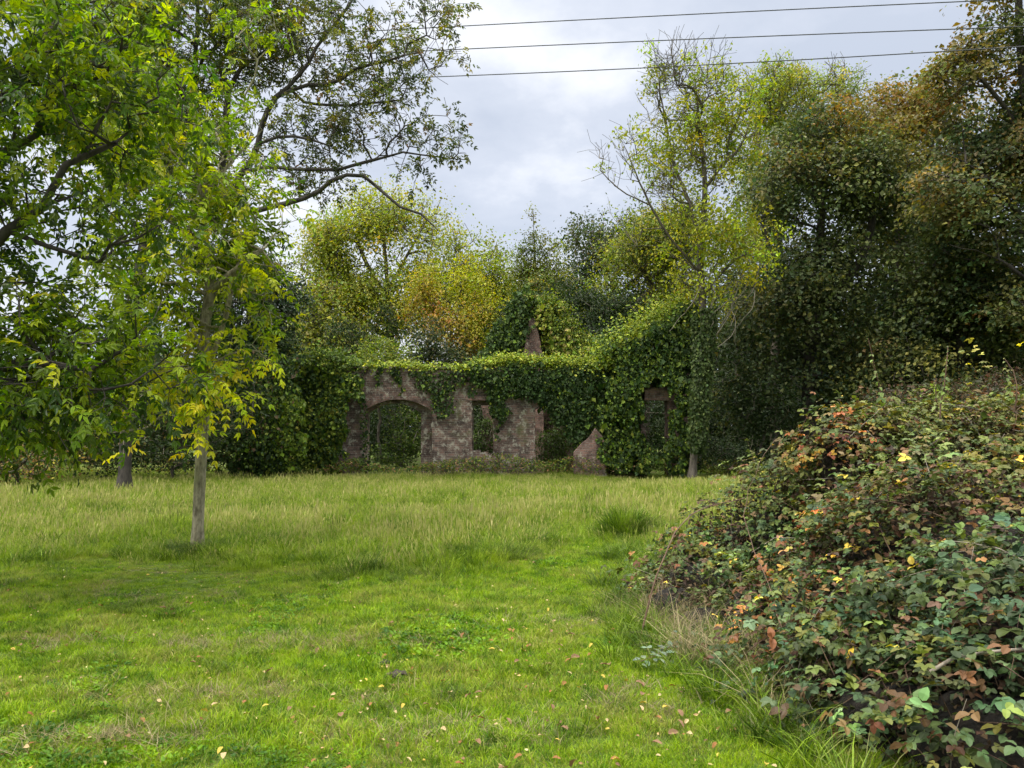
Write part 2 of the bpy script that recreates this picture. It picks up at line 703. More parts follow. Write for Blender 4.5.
def blades(n, rad, h0, h1, w, lean, r, droop=0.3, seed_heads=0.0):
    """a tuft: every blade is two quads narrowing to a tip"""
    a = r.uniform(0, 6.283, n)
    rr = rad * np.sqrt(r.uniform(0, 1, n))
    b = np.stack([np.cos(a) * rr, np.sin(a) * rr, np.full(n, -0.01)], 1)
    h = r.uniform(h0, h1, n)
    la = a + r.normal(0, 1.2, n)
    ln = lean * r.uniform(0.2, 1.3, n)
    out = np.stack([np.cos(la), np.sin(la), np.zeros(n)], 1)
    ft = r.uniform(0, 6.283, n)
    s = np.stack([np.cos(ft), np.sin(ft), np.zeros(n)], 1)
    ww = w * r.uniform(0.7, 1.3, n)
    V = np.empty((n, 7, 3))
    up = np.array((0, 0, 1.0))
    for j, f in enumerate((0, 0.4, 0.75)):
        c = b + up * (h * (f - droop * 0.3 * f ** 3))[:, None] + out * (h * ln * f ** 1.8)[:, None]
        wd = ww * (1, 0.9, 0.6)[j] / 2
        V[:, 2 * j] = c - s * wd[:, None]
        V[:, 2 * j + 1] = c + s * wd[:, None]
    V[:, 6] = b + up * (h * (1 - droop * (ln > 0.5) * 0.6))[:, None] + out * (h * ln * 1.15)[:, None]
    F4 = (np.arange(n)[:, None, None] * 7 + np.array([(0, 1, 3, 2), (2, 3, 5, 4)])[None]).reshape(-1, 4)
    F3 = (np.arange(n)[:, None, None] * 7 + np.array([(4, 5, 6)])[None]).reshape(-1, 3)
    c = np.repeat(r.uniform(0, 1, (n, 3)), 7, axis=0)
    return V.reshape(-1, 3), F4, F3, c


def heads(n, rad, h0, h1, w, r):
    """seed stalks with a loose head; marked dry by the blue channel"""
    a = r.uniform(0, 6.283, n)
    rr = rad * np.sqrt(r.uniform(0, 1, n))
    b = np.stack([np.cos(a) * rr, np.sin(a) * rr, np.full(n, -0.01)], 1)
    h = r.uniform(h0, h1, n)
    d = np.stack([r.normal(0, .16, n), r.normal(0, .16, n), np.ones(n)], 1)
    ft = r.uniform(0, 6.283, n)
    s = np.stack([np.cos(ft), np.sin(ft), np.zeros(n)], 1)
    prof = ((0, w * .4), (.72, w * .35), (.86, w * 2.2), (1.0, w * .4))
    V = np.empty((n, 8, 3))
    for j, (f, ww) in enumerate(prof):
        c = b + d * (h * f)[:, None]
        V[:, 2 * j] = c - s * ww
        V[:, 2 * j + 1] = c + s * ww
    F4 = (np.arange(n)[:, None, None] * 8 + np.array([(0, 1, 3, 2), (2, 3, 5, 4), (4, 5, 7, 6)])[None]).reshape(-1, 4)
    c = np.repeat(np.stack([r.uniform(0, 1, n), r.uniform(0, 1, n), np.full(n, 1.15)], 1), 8, axis=0)
    return V.reshape(-1, 3), F4, c


def tuft_obj(name, mat, spec, nheads=0, hh=(0.3, 0.5), hw=0.004, seed=0, broad=0):
    r = np.random.default_rng(seed)
    V, F4, F3, c = blades(*spec, r)
    if nheads:
        V2, G4, c2 = heads(nheads, spec[1], hh[0], hh[1], hw, r)
        F4 = np.concatenate([F4, G4 + len(V)])
        V = np.concatenate([V, V2])
        c = np.concatenate([c, c2])
    if broad:
        n = broad
        a = r.uniform(0, 6.283, n)
        pos = np.stack([np.cos(a), np.sin(a), np.zeros(n)], 1) * r.uniform(0.1, 1, (n, 1)) * spec[1] + np.array((0, 0, 0.02))
        T = np.stack([np.cos(a), np.sin(a), r.uniform(0, .6, n)], 1)
        V2, G4, c2 = leaf_quads(pos, T, norm(np.array((0, 0, 1)) + r.normal(0, .3, (n, 3))), r.uniform(.015, .035, n), r.uniform(.012, .022, n), np.stack([r.uniform(0, .4, n), r.uniform(0, 1, n), np.zeros(n)], 1), 'lance')
        F4 = np.concatenate([F4, G4 + len(V)])
        V = np.concatenate([V, V2])
        c = np.concatenate([c, c2])
    me_o = mesh_np(name, V, [F4, F3], mat, None, c)
    COL.objects.unlink(me_o)
    return me_o


def scatter_stuff(name, pts, scl, idx, tufts, label, cat, tilt=0.12, seed=3):
    r = np.random.default_rng(seed)
    me = bpy.data.meshes.new(name)
    n = len(pts)
    me.vertices.add(n)
    me.vertices.foreach_set('co', np.asarray(pts, np.float32).ravel())
    a = me.attributes.new('scl', 'FLOAT', 'POINT')
    a.data.foreach_set('value', np.asarray(scl, np.float32))
    a = me.attributes.new('idx', 'INT', 'POINT')
    a.data.foreach_set('value', np.asarray(idx, np.int32))
    a = me.attributes.new('rot', 'FLOAT_VECTOR', 'POINT')
    rt = np.stack([r.normal(0, tilt, n), r.normal(0, tilt, n), r.uniform(0, 6.283, n)], 1).astype(np.float32)
    a.data.foreach_set('vector', rt.ravel())
    o = bpy.data.objects.new(name, me)
    COL.objects.link(o)
    c = bpy.data.collections.new(name + '_tufts')
    for q, tobj in enumerate(tufts):
        tobj.name = '%s_tuft_%02d' % (name, q)
        c.objects.link(tobj)
    ng = bpy.data.node_groups.new(name, 'GeometryNodeTree')
    ng.interface.new_socket('Geometry', in_out='INPUT', socket_type='NodeSocketGeometry')
    ng.interface.new_socket('Geometry', in_out='OUTPUT', socket_type='NodeSocketGeometry')
    gi = ng.nodes.new('NodeGroupInput')
    go = ng.nodes.new('NodeGroupOutput')
    ci = ng.nodes.new('GeometryNodeCollectionInfo')
    ci.inputs['Collection'].default_value = c
    ci.inputs['Separate Children'].default_value = True
    ip = ng.nodes.new('GeometryNodeInstanceOnPoints')
    ip.inputs['Pick Instance'].default_value = True

    def na(nm, ty):
        q = ng.nodes.new('GeometryNodeInputNamedAttribute')
        q.data_type = ty
        q.inputs[0].default_value = nm
        return [s for s in q.outputs if s.enabled and s.name == 'Attribute'][0]
    L = ng.links.new
    L(gi.outputs[0], ip.inputs['Points'])
    L(ci.outputs[0], ip.inputs['Instance'])
    L(na('idx', 'INT'), ip.inputs['Instance Index'])
    L(na('rot', 'FLOAT_VECTOR'), ip.inputs['Rotation'])
    L(na('scl', 'FLOAT'), ip.inputs['Scale'])
    L(ip.outputs[0], go.inputs[0])
    md = o.modifiers.new('scatter', 'NODES')
    md.node_group = ng
    tag(o, label, cat, kind='stuff')
    return o


M_LAWN = grass_mat('lawn_blades', ((0.026, 0.085, 0.001), (0.13, 0.265, 0.001), (0.31, 0.44, 0.004)), ((0.40, 0.34, 0.11), (0.27, 0.32, 0.03)), 1.3, 0.625)
M_LONG = grass_mat('meadow_blades', ((0.03, 0.075, 0.002), (0.14, 0.25, 0.004), (0.31, 0.41, 0.02)), ((0.50, 0.44, 0.18), (0.34, 0.36, 0.08)), 0.9, 0.74)
M_RANK = grass_mat('rank_grass_blades', ((0.022, 0.055, 0.002), (0.075, 0.15, 0.003), (0.20, 0.30, 0.012)), ((0.30, 0.26, 0.12), (0.22, 0.22, 0.08)), 0.8, 0.75)
M_STRAW = grass_mat('dead_grass_blades', ((0.16, 0.15, 0.06), (0.26, 0.22, 0.11), (0.36, 0.30, 0.16)), ((0.40, 0.32, 0.18), (0.24, 0.18, 0.10)), 0.8, 0.5)


def px_of(x, y):
    return 512 + FX * x / y     # close enough for points on the ground


def lawn_edge(x):
    """distance at which the mown lawn ends and the long grass begins"""
    xs = [-14, -7, -5.0, -3.9, -3.0, -1.8, -0.8, 0.2, 0.9, 1.3, 1.9]
    ys = [8.6, 8.8, 9.3, 9.6, 9.2, 8.6, 8.9, 9.8, 11.2, 10.6, 9.0]
    return np.interp(x, xs, ys) + 0.25 * np.sin(x * 2.3) + 0.18 * np.sin(x * 5.1 + 1)


def bank(x, y):  # ground left of this line is mown
    """0..1: strip of rank grass in front of the brambles"""
    edge = np.interp(y, [3.4, 4.4, 5.0, 5.6, 6.3, 7.5, 9.5, 12], [1.30, 1.15, 0.85, 0.72, 0.70, 0.85, 1.2, 1.7])
    return x > edge + 0.10 * np.sin(y * 4.3) + 0.07 * np.sin(y * 9)


def wedge(n, y0, y1, r, side=1.4, power=1.0):
    """uniform random ground points inside the view wedge plus a margin"""
    out = []
    tot = 0
    while tot < n:
        y = r.uniform(y0, y1, n)
        half = y * 0.66 + side
        x = r.uniform(-1, 1, n) * (y1 * 0.66 + side)
        k = np.abs(x) < half
        out.append(np.stack([x[k], y[k]], 1))
        tot += k.sum()
    return np.concatenate(out)[:n]


def build_grass():
    r = np.random.default_rng(77)
    # mown lawn
    lt = []
    for s in range(6):
        lt.append(tuft_obj('lawn', M_LAWN, (64, 0.085, 0.015, 0.052, 0.0036, 0.8), seed=100 + s, broad=(0 if s < 4 else 13)))
    for s in range(2):
        lt.append(tuft_obj('lawn', M_LAWN, (30, 0.055, 0.04, 0.085, 0.0045, 0.8), seed=120 + s))
    a = wedge(56000, 3.0, 12.2, r)
    x, y = a.T
    p3 = np.stack([x, y, np.zeros(len(x))], 1)
    dens = sn(p3, 1.6, 61) * 0.5 + sn(p3, 5.0, 62) * 0.5
    k = (y < lawn_edge(x) + 0.5) & (dens + r.normal(0, .35, len(x)) > -0.95)
    x, y = x[k], y[k]
    idx = r.integers(0, 4, len(x))
    q = (sn(np.stack([x, y, x * 0], 1), 3.1, 65) > .6) & (r.uniform(0, 1, len(x)) < .35)
    idx[q] = r.integers(4, 6, q.sum())
    q = (sn(np.stack([x, y, x * 0], 1), 2.2, 63) > 0.75) | (r.uniform(0, 1, len(x)) < 0.035)
    idx[q] = r.integers(6, 8, q.sum())
    scl = r.uniform(0.7, 1.25, len(x)) * (0.9 + 0.25 * sn(np.stack([x, y, x * 0], 1), 1.3, 64))
    scatter_stuff('lawn_grass', np.stack([x, y, gz(x, y)], 1), np.clip(scl, .45, 1.6), idx, lt,
                  'short mown green lawn grass in the foreground', 'grass', seed=5)
    # long meadow grass
    mt = []
    for s in range(6):
        mt.append(tuft_obj('meadow', M_LONG, (46, 0.16, 0.10, 0.32, 0.0085, 0.85), nheads=(5 if s < 4 else 0), hh=(.26, .44), hw=0.005, seed=200 + s))
    b = wedge(15000, 8.0, 15.5, r, 2.0)
    b2 = wedge(30000, 15.5, 31.0, r, 2.5)
    a = np.concatenate([b, b2])
    x, y = a.T
    e = lawn_edge(x)
    p3 = np.stack([x, y, np.zeros(len(x))], 1)
    lump = sn(p3, 1.0, 71)
    k = y > e + r.normal(0, .25, len(x))
    k &= ~((y > 28.2) & (x > -7) & (x < 7))
    x, y, e, lump = x[k], y[k], e[k], lump[k]
    p3 = p3[k]
    lump = lump + .9 * np.maximum(0, sn(p3, 2.6, 72) - .5)
    ramp = np.clip(0.38 + 0.36 * (y - e) / 3.0, 0.3, .80) * np.interp(y, [14, 20, 27], [1, .85, .62])
    scl = ramp * r.uniform(0.5, 1.25, len(x)) * (1 + 0.38 * lump)
    idx = r.integers(0, 6, len(x))
    near = (y - e < 1.5)
    idx[near] = r.integers(3, 6, near.sum())
    scatter_stuff('meadow_grass', np.stack([x, y, gz(x, y)], 1), np.clip(scl, .3, 1.5), idx, mt,
                  'long pale meadow grass with seed heads in front of the ruin', 'grass', seed=6)
    # rank grass at the bramble edge and round the young trunk
    rt = [tuft_obj('rank', M_RANK, (40, 0.09, 0.08, 0.24, 0.006, 1.15), seed=300 + s) for s in range(4)]
    a = wedge(9000, 3.0, 12.0, r)
    x, y = a.T
    kk = bank(x, y) & (x < np.interp(y, [3.4, 4.2, 5.2, 6.3, 7.5, 9.5, 12], [1.5, 1.55, 1.75, 1.8, 2.2, 4, 5]))
    kk &= r.uniform(0, 1, len(x)) < 0.9
    x, y = x[kk], y[kk]
    X, Y = [x], [y]
    t0 = P(197, 553, 10.08)
    X.append(t0[0] + r.normal(0, .22, 26))
    Y.append(t0[1] - 0.12 + r.normal(0, .12, 26))
    for (px, py, n, s) in ((197, 556, 60, .3), (380, 574, 40, .25), (480, 553, 70, .3), (515, 556, 50, .25), (400, 575, 30, .3), (330, 580, 30, .3), (455, 545, 20, .2), (610, 555, 30, .3), (60, 570, 30, .4), (545, 540, 20, .35), (590, 600, 14, .2), (40, 585, 14, .3)):
        Yd = EYE * FX / (py - 426)
        c = P(px, py, Yd)
        X.append(c[0] + r.normal(0, s, n))
        Y.append(Yd + r.normal(0, s * .5, n))
    for _ in range(130):
        cy = r.uniform(9.2, 19)
        cx = r.uniform(-.62, .45) * cy
        if cy > lawn_edge(cx) + .1:
            q = r.integers(6, 22)
            X.append(cx + r.normal(0, .28, q))
            Y.append(cy + r.normal(0, .13, q))
    for _ in range(34):
        cy = r.uniform(4, 9)
        cx = r.uniform(-.6, .1) * cy
        q = r.integers(3, 10)
        X.append(cx + r.normal(0, .12, q))
        Y.append(cy + r.normal(0, .07, q))
    x = np.concatenate(X)
    y = np.concatenate(Y)
    lowk = (y < lawn_edge(x)) & ~bank(x, y)
    scatter_stuff('rank_grass', np.stack([x, y, gz(x, y)], 1), r.uniform(.55, 1.15, len(x)) * np.where(lowk, .5, 1), r.integers(0, 4, len(x)), rt,
                  'dark rank grass along the edge of the brambles and round the young trunk', 'grass', seed=8)
    th = [tuft_obj('thatch', M_STRAW, (30, 0.10, 0.02, 0.10, 0.004, 1.6), seed=420 + s) for s in range(3)]
    X, Y = [], []
    for (px0, py0, n, sx, sy) in ((280, 642, 120, .9, .12), (230, 690, 60, .5, .12), (330, 636, 60, .5, .1), (560, 620, 50, .5, .2), (120, 600, 40, .7, .15), (640, 700, 30, .15, .15), (450, 730, 50, .4, .1), (90, 735, 60, .3, .1)):
        Yd = EYE * FX / (py0 - 426)
        X.append(P(px0, py0, Yd)[0] + r.normal(0, sx, n))
        Y.append(Yd + r.normal(0, sy, n))
    x = np.concatenate(X)
    y = np.concatenate(Y)
    scatter_stuff('lawn_thatch', np.stack([x, y, gz(x, y)], 1), r.uniform(.5, 1.0, len(x)), r.integers(0, 3, len(x)), th,
                  'thin patches of dry mown thatch lying in the lawn', 'thatch', seed=12)
    # dead straw grass tangled at the foot of the brambles
    st = [tuft_obj('straw', M_STRAW, (44, 0.12, 0.12, 0.42, 0.005, 1.2), seed=400 + s) for s in range(3)]
    n = 130
    y = r.uniform(4.4, 9.5, n)
    x = np.interp(y, [4.4, 5.2, 6.3, 7.5, 9.5], [1.35, 1.2, 1.1, 1.35, 2.0]) + np.abs(r.normal(0, .42, n))
    scatter_stuff('dead_grass', np.stack([x, y, gz(x, y)], 1), r.uniform(.4, 1.0, n), r.integers(0, 3, n), st,
                  'straw coloured dead grass tangled at the foot of the brambles', 'grass', seed=9)


build_grass()


# =================================================================== RUIN
def brick_mat(name, c1, c2, mortar, lichen=0.62, moss=0.6):
    m, t, out = new_mat(name)
    tcn = nd(t, 'ShaderNodeNewGeometry')
    sp = nd(t, 'ShaderNodeSeparateXYZ')
    t.links.new(tcn.outputs['Position'], sp.inputs[0])
    cb = nd(t, 'ShaderNodeCombineXYZ')
    t.links.new(math_n(t, 'ADD', sp.outputs[0], sp.outputs[1]), cb.inputs[0])
    t.links.new(sp.outputs[2], cb.inputs[1])
    br = nd(t, 'ShaderNodeTexBrick')
    t.links.new(cb.outputs[0], br.inputs['Vector'])
    br.inputs['Scale'].default_value = 1
    br.inputs['Brick Width'].default_value = 0.23
    br.inputs['Row Height'].default_value = 0.08
    br.inputs['Mortar Size'].default_value = 0.008
    br.inputs['Bias'].default_value = -0.1
    br.inputs['Color1'].default_value = (*c1, 1)
    br.inputs['Color2'].default_value = (*c2, 1)
    br.inputs['Mortar'].default_value = (*mortar, 1)
    pos = tcn.outputs['Position']
    n1 = noise_n(t, pos, 2.2, 8, 0.75)
    c = mix_n(t, ramp_n(t, n1, [(0.42, (0, 0, 0)), (0.6, (0.85, 0.85, 0.85))]), br.outputs['Color'], (0.05, 0.038, 0.032))
    n2 = noise_n(t, pos, 4.0, 8, 0.8)
    c = mix_n(t, ramp_n(t, n2, [(lichen - 0.02, (0, 0, 0)), (lichen + 0.05, (.8, .8, .8))]), c, (0.42, 0.40, 0.32))
    n3 = noise_n(t, pos, 1.4, 5, 0.7)
    c = mix_n(t, ramp_n(t, n3, [(moss - 0.05, (0, 0, 0)), (moss + 0.08, (.7, .7, .7))]), c, (0.10, 0.11, 0.04))
    pr = nd(t, 'ShaderNodeBsdfPrincipled')
    pr.inputs['Roughness'].default_value = 0.92
    pr.inputs['Specular IOR Level'].default_value = 0.15
    t.links.new(c, pr.inputs['Base Color'])
    bp = nd(t, 'ShaderNodeBump')
    bp.inputs['Strength'].default_value = 0.7
    bp.inputs['Distance'].default_value = 0.02
    t.links.new(math_n(t, 'SUBTRACT', n2, br.outputs['Fac']), bp.inputs['Height'])
    t.links.new(bp.outputs[0], pr.inputs['Normal'])
    t.links.new(pr.outputs[0], out.inputs[0])
    return m


M_BRICK = brick_mat('old_brick', (0.235, 0.145, 0.115), (0.105, 0.078, 0.068), (0.25, 0.22, 0.185), 0.535, 0.60)
M_BRICK_RED = brick_mat('old_red_brick', (0.30, 0.175, 0.14), (0.19, 0.125, 0.105), (0.27, 0.23, 0.195), 0.58, 0.66)


def prism(name, outline, y0, y1, mat, parent, jit=0.0, step=0.3, seed=1):
    """outline: list of (x, z) closed polygon, extruded from y0 to y1; jit makes worn edges"""
    r = random.Random(seed)
    pts = []
    n = len(outline)
    for i in range(n):
        a, b = outline[i], outline[(i + 1) % n]
        d = math.dist(a, b)
        m = max(1, int(d / step)) if jit else 1
        for k in range(m):
            f = k / m
            j = jit if k else jit * 0.3
            pts.append((a[0] + (b[0] - a[0]) * f + r.uniform(-j, j), a[1] + (b[1] - a[1]) * f + r.uniform(-j, j)))
    bm = bmesh.new()
    va = [bm.verts.new((x, y0, z)) for x, z in pts]
    vb = [bm.verts.new((x, y1, z)) for x, z in pts]
    bm.faces.new(va)
    bm.faces.new(vb[::-1])
    m = len(pts)
    for i in range(m):
        bm.faces.new((va[i], vb[i], vb[(i + 1) % m], va[(i + 1) % m]))
    bmesh.ops.recalc_face_normals(bm, faces=bm.faces)
    bmesh.ops.triangulate(bm, faces=bm.faces)
    me = bpy.data.meshes.new(name)
    bm.to_mesh(me)
    bm.free()
    me.materials.append(mat)
    o = bpy.data.objects.new(name, me)
    return link(o, parent)


YW = 28.0            # front face of the ruin


def wx(px):
    return P(px, 426, YW)[0]


def wz(py):
    return P(512, py, YW)[2]


def seg_arch(x0, x1, zs, zc, n=14):
    """points of a segmental arch from (x1, zs) to (x0, zs)"""
    c = (x1 - x0) / 2
    h = zc - zs
    rad = (c * c + h * h) / (2 * h)
    cz = zc - rad
    a = math.asin(c / rad)
    return [((x0 + x1) / 2 + rad * math.sin(a - 2 * a * k / n), cz + rad * math.cos(a - 2 * a * k / n)) for k in range(n + 1)]


def voussoirs(name, x0, x1, zs, zc, y0, y1, parent, n=26, depth=0.24, seed=3):
    r = random.Random(seed)
    c = (x1 - x0) / 2
    h = zc - zs
    rad = (c * c + h * h) / (2 * h)
    cz = zc - rad
    cx = (x0 + x1) / 2
    a = math.asin(c / rad)
    bm = bmesh.new()
    for k in range(n):
        a0 = -a + 2 * a * (k + 0.06) / n
        a1 = -a + 2 * a * (k + 0.94) / n
        dz = r.uniform(-.008, .012)
        rin, rout = rad - 0.004 + dz, rad + depth + r.uniform(-.02, .02)
        pr = r.uniform(0, 0.012)
        vs = []
        for y in (y0 - pr, y1):
            for (aa, q) in ((a0, rin), (a1, rin), (a1, rout), (a0, rout)):
                vs.append(bm.verts.new((cx + q * math.sin(aa), y, cz + q * math.cos(aa))))
        for f in ((0, 1, 2, 3), (7, 6, 5, 4), (0, 4, 5, 1), (1, 5, 6, 2), (2, 6, 7, 3), (3, 7, 4, 0)):
            bm.faces.new([vs[i] for i in f])
    bmesh.ops.recalc_face_normals(bm, faces=bm.faces)
    me = bpy.data.meshes.new(name)
    bm.to_mesh(me)
    bm.free()
    me.materials.append(M_BRICK_RED)
    return link(bpy.data.objects.new(name, me), parent)


def brick_boxes(name, items, parent, mat=None):
    bm = bmesh.new()
    for (x0, x1, y0, y1, z0, z1) in items:
        vs = [bm.verts.new((x, y, z)) for x in (x0, x1) for y in (y0, y1) for z in (z0, z1)]
        for f in ((0, 1, 3, 2), (4, 6, 7, 5), (0, 4, 5, 1), (2, 3, 7, 6), (0, 2, 6, 4), (1, 5, 7, 3)):
            bm.faces.new([vs[i] for i in f])
    bmesh.ops.recalc_face_normals(bm, faces=bm.faces)
    me = bpy.data.meshes.new(name)
    bm.to_mesh(me)
    bm.free()
    me.materials.append(mat or M_BRICK)
    return link(bpy.data.objects.new(name, me), parent)


def build_ruin():
    z0 = -0.3
    top = wz(369)
    a0, a1 = wx(364), wx(432)
    azs, azc = wz(411), wz(399.5)
    w0, w1 = wx(472), wx(497.5)
    b0, b1 = wx(535), wx(590)
    bzs, bzc = wz(409), wz(398)
    end = wx(640)
    root = empty('ruined_wall', (wx(480), YW, 0))
    tag(root, 'roofless brick ruin wall with arched openings, ivy hanging over its top', 'ruined wall')
    outl = [(wx(285), z0), (wx(285), wz(392)), (wx(300), wz(386)), (wx(335), wz(378)), (wx(346), top - .05), (wx(380), top), (wx(500), top - .03), (end, top - 0.10), (end, z0),
            (b1, z0)] + seg_arch(b0, b1, bzs, bzc) + [(b0, z0), (w1, z0), (w1, wz(401)), (w0, wz(400.5)), (w0, z0), (a1, z0)] + seg_arch(a0, a1, azs, azc) + [(a0, z0)]
    prism('front_face', outl, YW, YW + 0.33, M_BRICK, root, 0.03, 0.16, 4)
    # the inner skin of the wall is set back and its openings are narrower
    ain = wx(420)
    outl2 = [(wx(290), z0), (wx(290), wz(395)), (wx(340), top - .25), (wx(500), top - .2), (end - .1, top - 0.3), (end - .1, z0),
             (b1 + .1, z0)] + seg_arch(b0 + .02, b1 + .1, bzs - .02, bzc - .03) + [(b0 + .02, z0), (w1 - .16, z0), (w1 - .16, wz(405)), (w0 + .02, wz(405)), (w0 + .02, z0), (ain, z0)] + seg_arch(a0 + .06, ain, azs - .08, azc - .12) + [(a0 + .06, z0)]
    prism('inner_skin', outl2, YW + 0.333, YW + 0.75, M_BRICK, root, 0.01, 0.3, 8)
    voussoirs('arch_ring', a0, a1, azs, azc, YW - 0.012, YW + 0.10, root, 30, 0.22, 3)
    voussoirs('arch_ring', b0, b1, bzs, bzc, YW - 0.012, YW + 0.10, root, 24, 0.22, 4)
    # broken brickwork left below the window, and its lintel
    r = random.Random(3)
    it = []
    xx = w0 + .003
    while xx < w1 - 0.05:
        w = 0.11 + r.random() * 0.1
        hgt = 0.55 + 0.14 * r.random() + (0.12 if xx < w0 + .25 else 0)
        it.append((xx, min(xx + w - .004, w1 - .004), YW + 0.04 + r.random() * .02, YW + .30, z0, hgt))
        xx += w
    brick_boxes('window_apron', it, root)
    brick_boxes('lintel', [(w0 - .22, w1 + .22, YW - .022, YW + .06, wz(400.5) + .004, wz(396.5))], root, M_BRICK_RED)
    # coping bricks along the top, some missing
    it = []
    xx = wx(348)
    while xx < wx(520):
        w = r.uniform(.2, .26)
        if r.random() < 0.75:
            it.append((xx, xx + w - .012, YW - .035 + r.random() * .012, YW + .345, top + 0.015, top + 0.075 + r.random() * .02))
        xx += w
    brick_boxes('coping', it, root)

    # ---- gable behind, brick showing through the ivy
    YG = 31.5
    root = empty('ruined_gable', (P(528, 426, YG)[0], YG, 0))
    tag(root, 'triangular brick gable end behind the long wall, smothered in ivy', 'ruined wall')
    g = lambda px, py: (P(px, py, YG)[0], P(px, py, YG)[2])
    prism('gable_brickwork', [(g(482, 500)[0], z0), g(482, 368), g(500, 345), g(518, 308), g(527, 298), g(538, 300), g(548, 318), g(566, 344), g(582, 368), (g(582, 500)[0], z0)], YG, YG + .4, M_BRICK_RED, root, 0.04, 0.2, 5)
    prism('chimney_breast', [(g(521, 400)[0], z0), g(521, 362), g(525, 345), g(529, 322), g(534, 320), g(540, 345), g(543, 362), (g(543, 400)[0], z0)], YG - .75, YG - .003, M_BRICK_RED, root, 0.02, 0.2, 6)

    # ---- taller block on the right with a small opening
    YT = 27.86
    root = empty('ruined_tower', (P(655, 426, YT)[0], YT, 0))
    tag(root, 'tall brick corner of the ruin with a small dark doorway, buried under ivy', 'ruined wall')
    g = lambda px, py: (P(px, py, YT)[0], P(px, py, YT)[2])
    ox0, ox1 = g(646, 400)[0], g(667, 400)[0]
    zt = g(646, 401)[1]
    prism('tower_brickwork', [(g(612, 400)[0], z0), g(612, 372), g(625, 352), g(645, 338), g(670, 330), g(686, 335), (g(690, 400)[0], g(690, 345)[1]), (g(690, 400)[0], z0), (ox1, z0), (ox1, zt), (ox0, zt), (ox0, z0)],
          YT, YT + .5, M_BRICK_RED, root, 0.025, 0.25, 9)
    prism('lintel', [(ox0 - .12, zt + .004), (ox0 - .1, zt + .36), (ox0 + .25, zt + .44), (ox1 - .05, zt + .36), (ox1 + .1, zt + .004)], YT - .42, YT - .003, M_BRICK_RED, root, 0.01, 0.2, 2)
    # brick stump under the ivy curtain, pointed
    root = empty('brick_stump', (P(590, 426, YW)[0], YW - .3, 0))
    tag(root, 'pointed stub of red brick pier poking out below the ivy curtain', 'ruined wall')
    g = lambda px, py: (P(px, py, YW - .5)[0], P(px, py, YW - .5)[2])
    prism('brick_pier', [(g(574, 480)[0], z0), g(574, 452), g(583, 442), g(590, 436), g(595, 428), g(602, 436), g(606, 446), (g(606, 480)[0], z0)], YW - .62, YW - .26, M_BRICK_RED, root, 0.015, 0.15, 7)


build_ruin()


# ---------------------------------------------------------------- ivy
IVY_D = [(0.016, 0.034, 0.008), (0.028, 0.056, 0.012), (0.05, 0.085, 0.016)]
BR_IVY = (.12, .08, .04)
IVY_L = [(0.10, 0.155, 0.018), (0.17, 0.22, 0.024), (0.26, 0.28, 0.04)]
ivy_dark = make_colf(IVY_D, [4, 4, 1.5], 1, tint=([IVY_D[2], IVY_L[0]], [2, 1]), tw=1.0, tfreq=1.1)
ivy_mid = make_colf(IVY_D + IVY_L, [2, 4, 3, 1.4, .4, .1], 1, tint=([IVY_L[0], IVY_L[1]], [1, 1]), tw=0.75)
ivy_light = make_colf([(0.18, 0.24, 0.02), (0.26, 0.31, 0.025), (0.34, 0.35, 0.04), IVY_L[0]], [3, 3, 1, 2], 2, tint=([IVY_L[0], IVY_D[2]], [2, 1]), tw=.35, tfreq=1.6)
ivy_dull = make_colf([IVY_L[0], IVY_L[1], IVY_D[2]], [3, 2, 1.5], 2)
M_IVY = leaf_mat('leaf_ivy', 0.25, 0.6, 0.2)


def in_poly(x, y, poly):
    inside = np.zeros(len(x), bool)
    j = len(poly) - 1
    for i in range(len(poly)):
        xi, yi = poly[i]
        xj, yj = poly[j]
        c = ((yi > y) != (yj > y)) & (x < (xj - xi) * (y - yi) / (yj - yi + 1e-9) + xi)
        inside ^= c
        j = i
    return inside


def sheet(poly, n, Y, thick, colf, size, r, rag=5.0, lump=0.25, seed=5, up=0.35, hole=None):
    """leaves on an upright face; poly in pixels at distance Y, ragged edge"""
    xs = [p[0] for p in poly]
    ys = [p[1] for p in poly]
    x = r.uniform(min(xs) - 6, max(xs) + 6, n)
    y = r.uniform(min(ys) - 6, max(ys) + 6, n)
    ph = np.stack([x, y, x * 0], 1)
    k = in_poly(x + rag * sn(ph, .22, seed) + r.normal(0, 1, n), y + rag * sn(ph, .18, seed + 1) + r.normal(0, 1.2, n), poly)
    x, y = x[k], y[k]
    base = np.stack([P(a, b, 1.0) - np.array((0, 0, EYE)) for a, b in zip(x, y)])
    m = len(x)
    dep = Y - np.abs(r.normal(0, 1, m)) * thick * (0.5 + 0.5 * r.uniform(0, 1, m)) - lump * (0.6 + 0.6 * sn(base * 28, 1.3, seed + 2))
    pos = base * dep[:, None] + np.array((0, 0, EYE))
    keep = pos[:, 2] > 0.02
    if hole:
        keep &= ~((x > hole[0]) & (x < hole[2]) & (y > hole[1]) & (y < hole[3] + 6 * r.normal(0, 1, m)))
    pos = pos[keep]
    m = len(pos)
    N = norm(np.array((0, -1.0, up)) + r.normal(0, .45, (m, 3)))
    T = norm(np.array((0, -0.25, -1.0)) + r.normal(0, .55, (m, 3)))
    L = size * np.exp(r.normal(-.05, .38, m))
    return leaf_quads(pos, T, N, L, L * .85, colf(pos), 'rhomb', .2, .15)


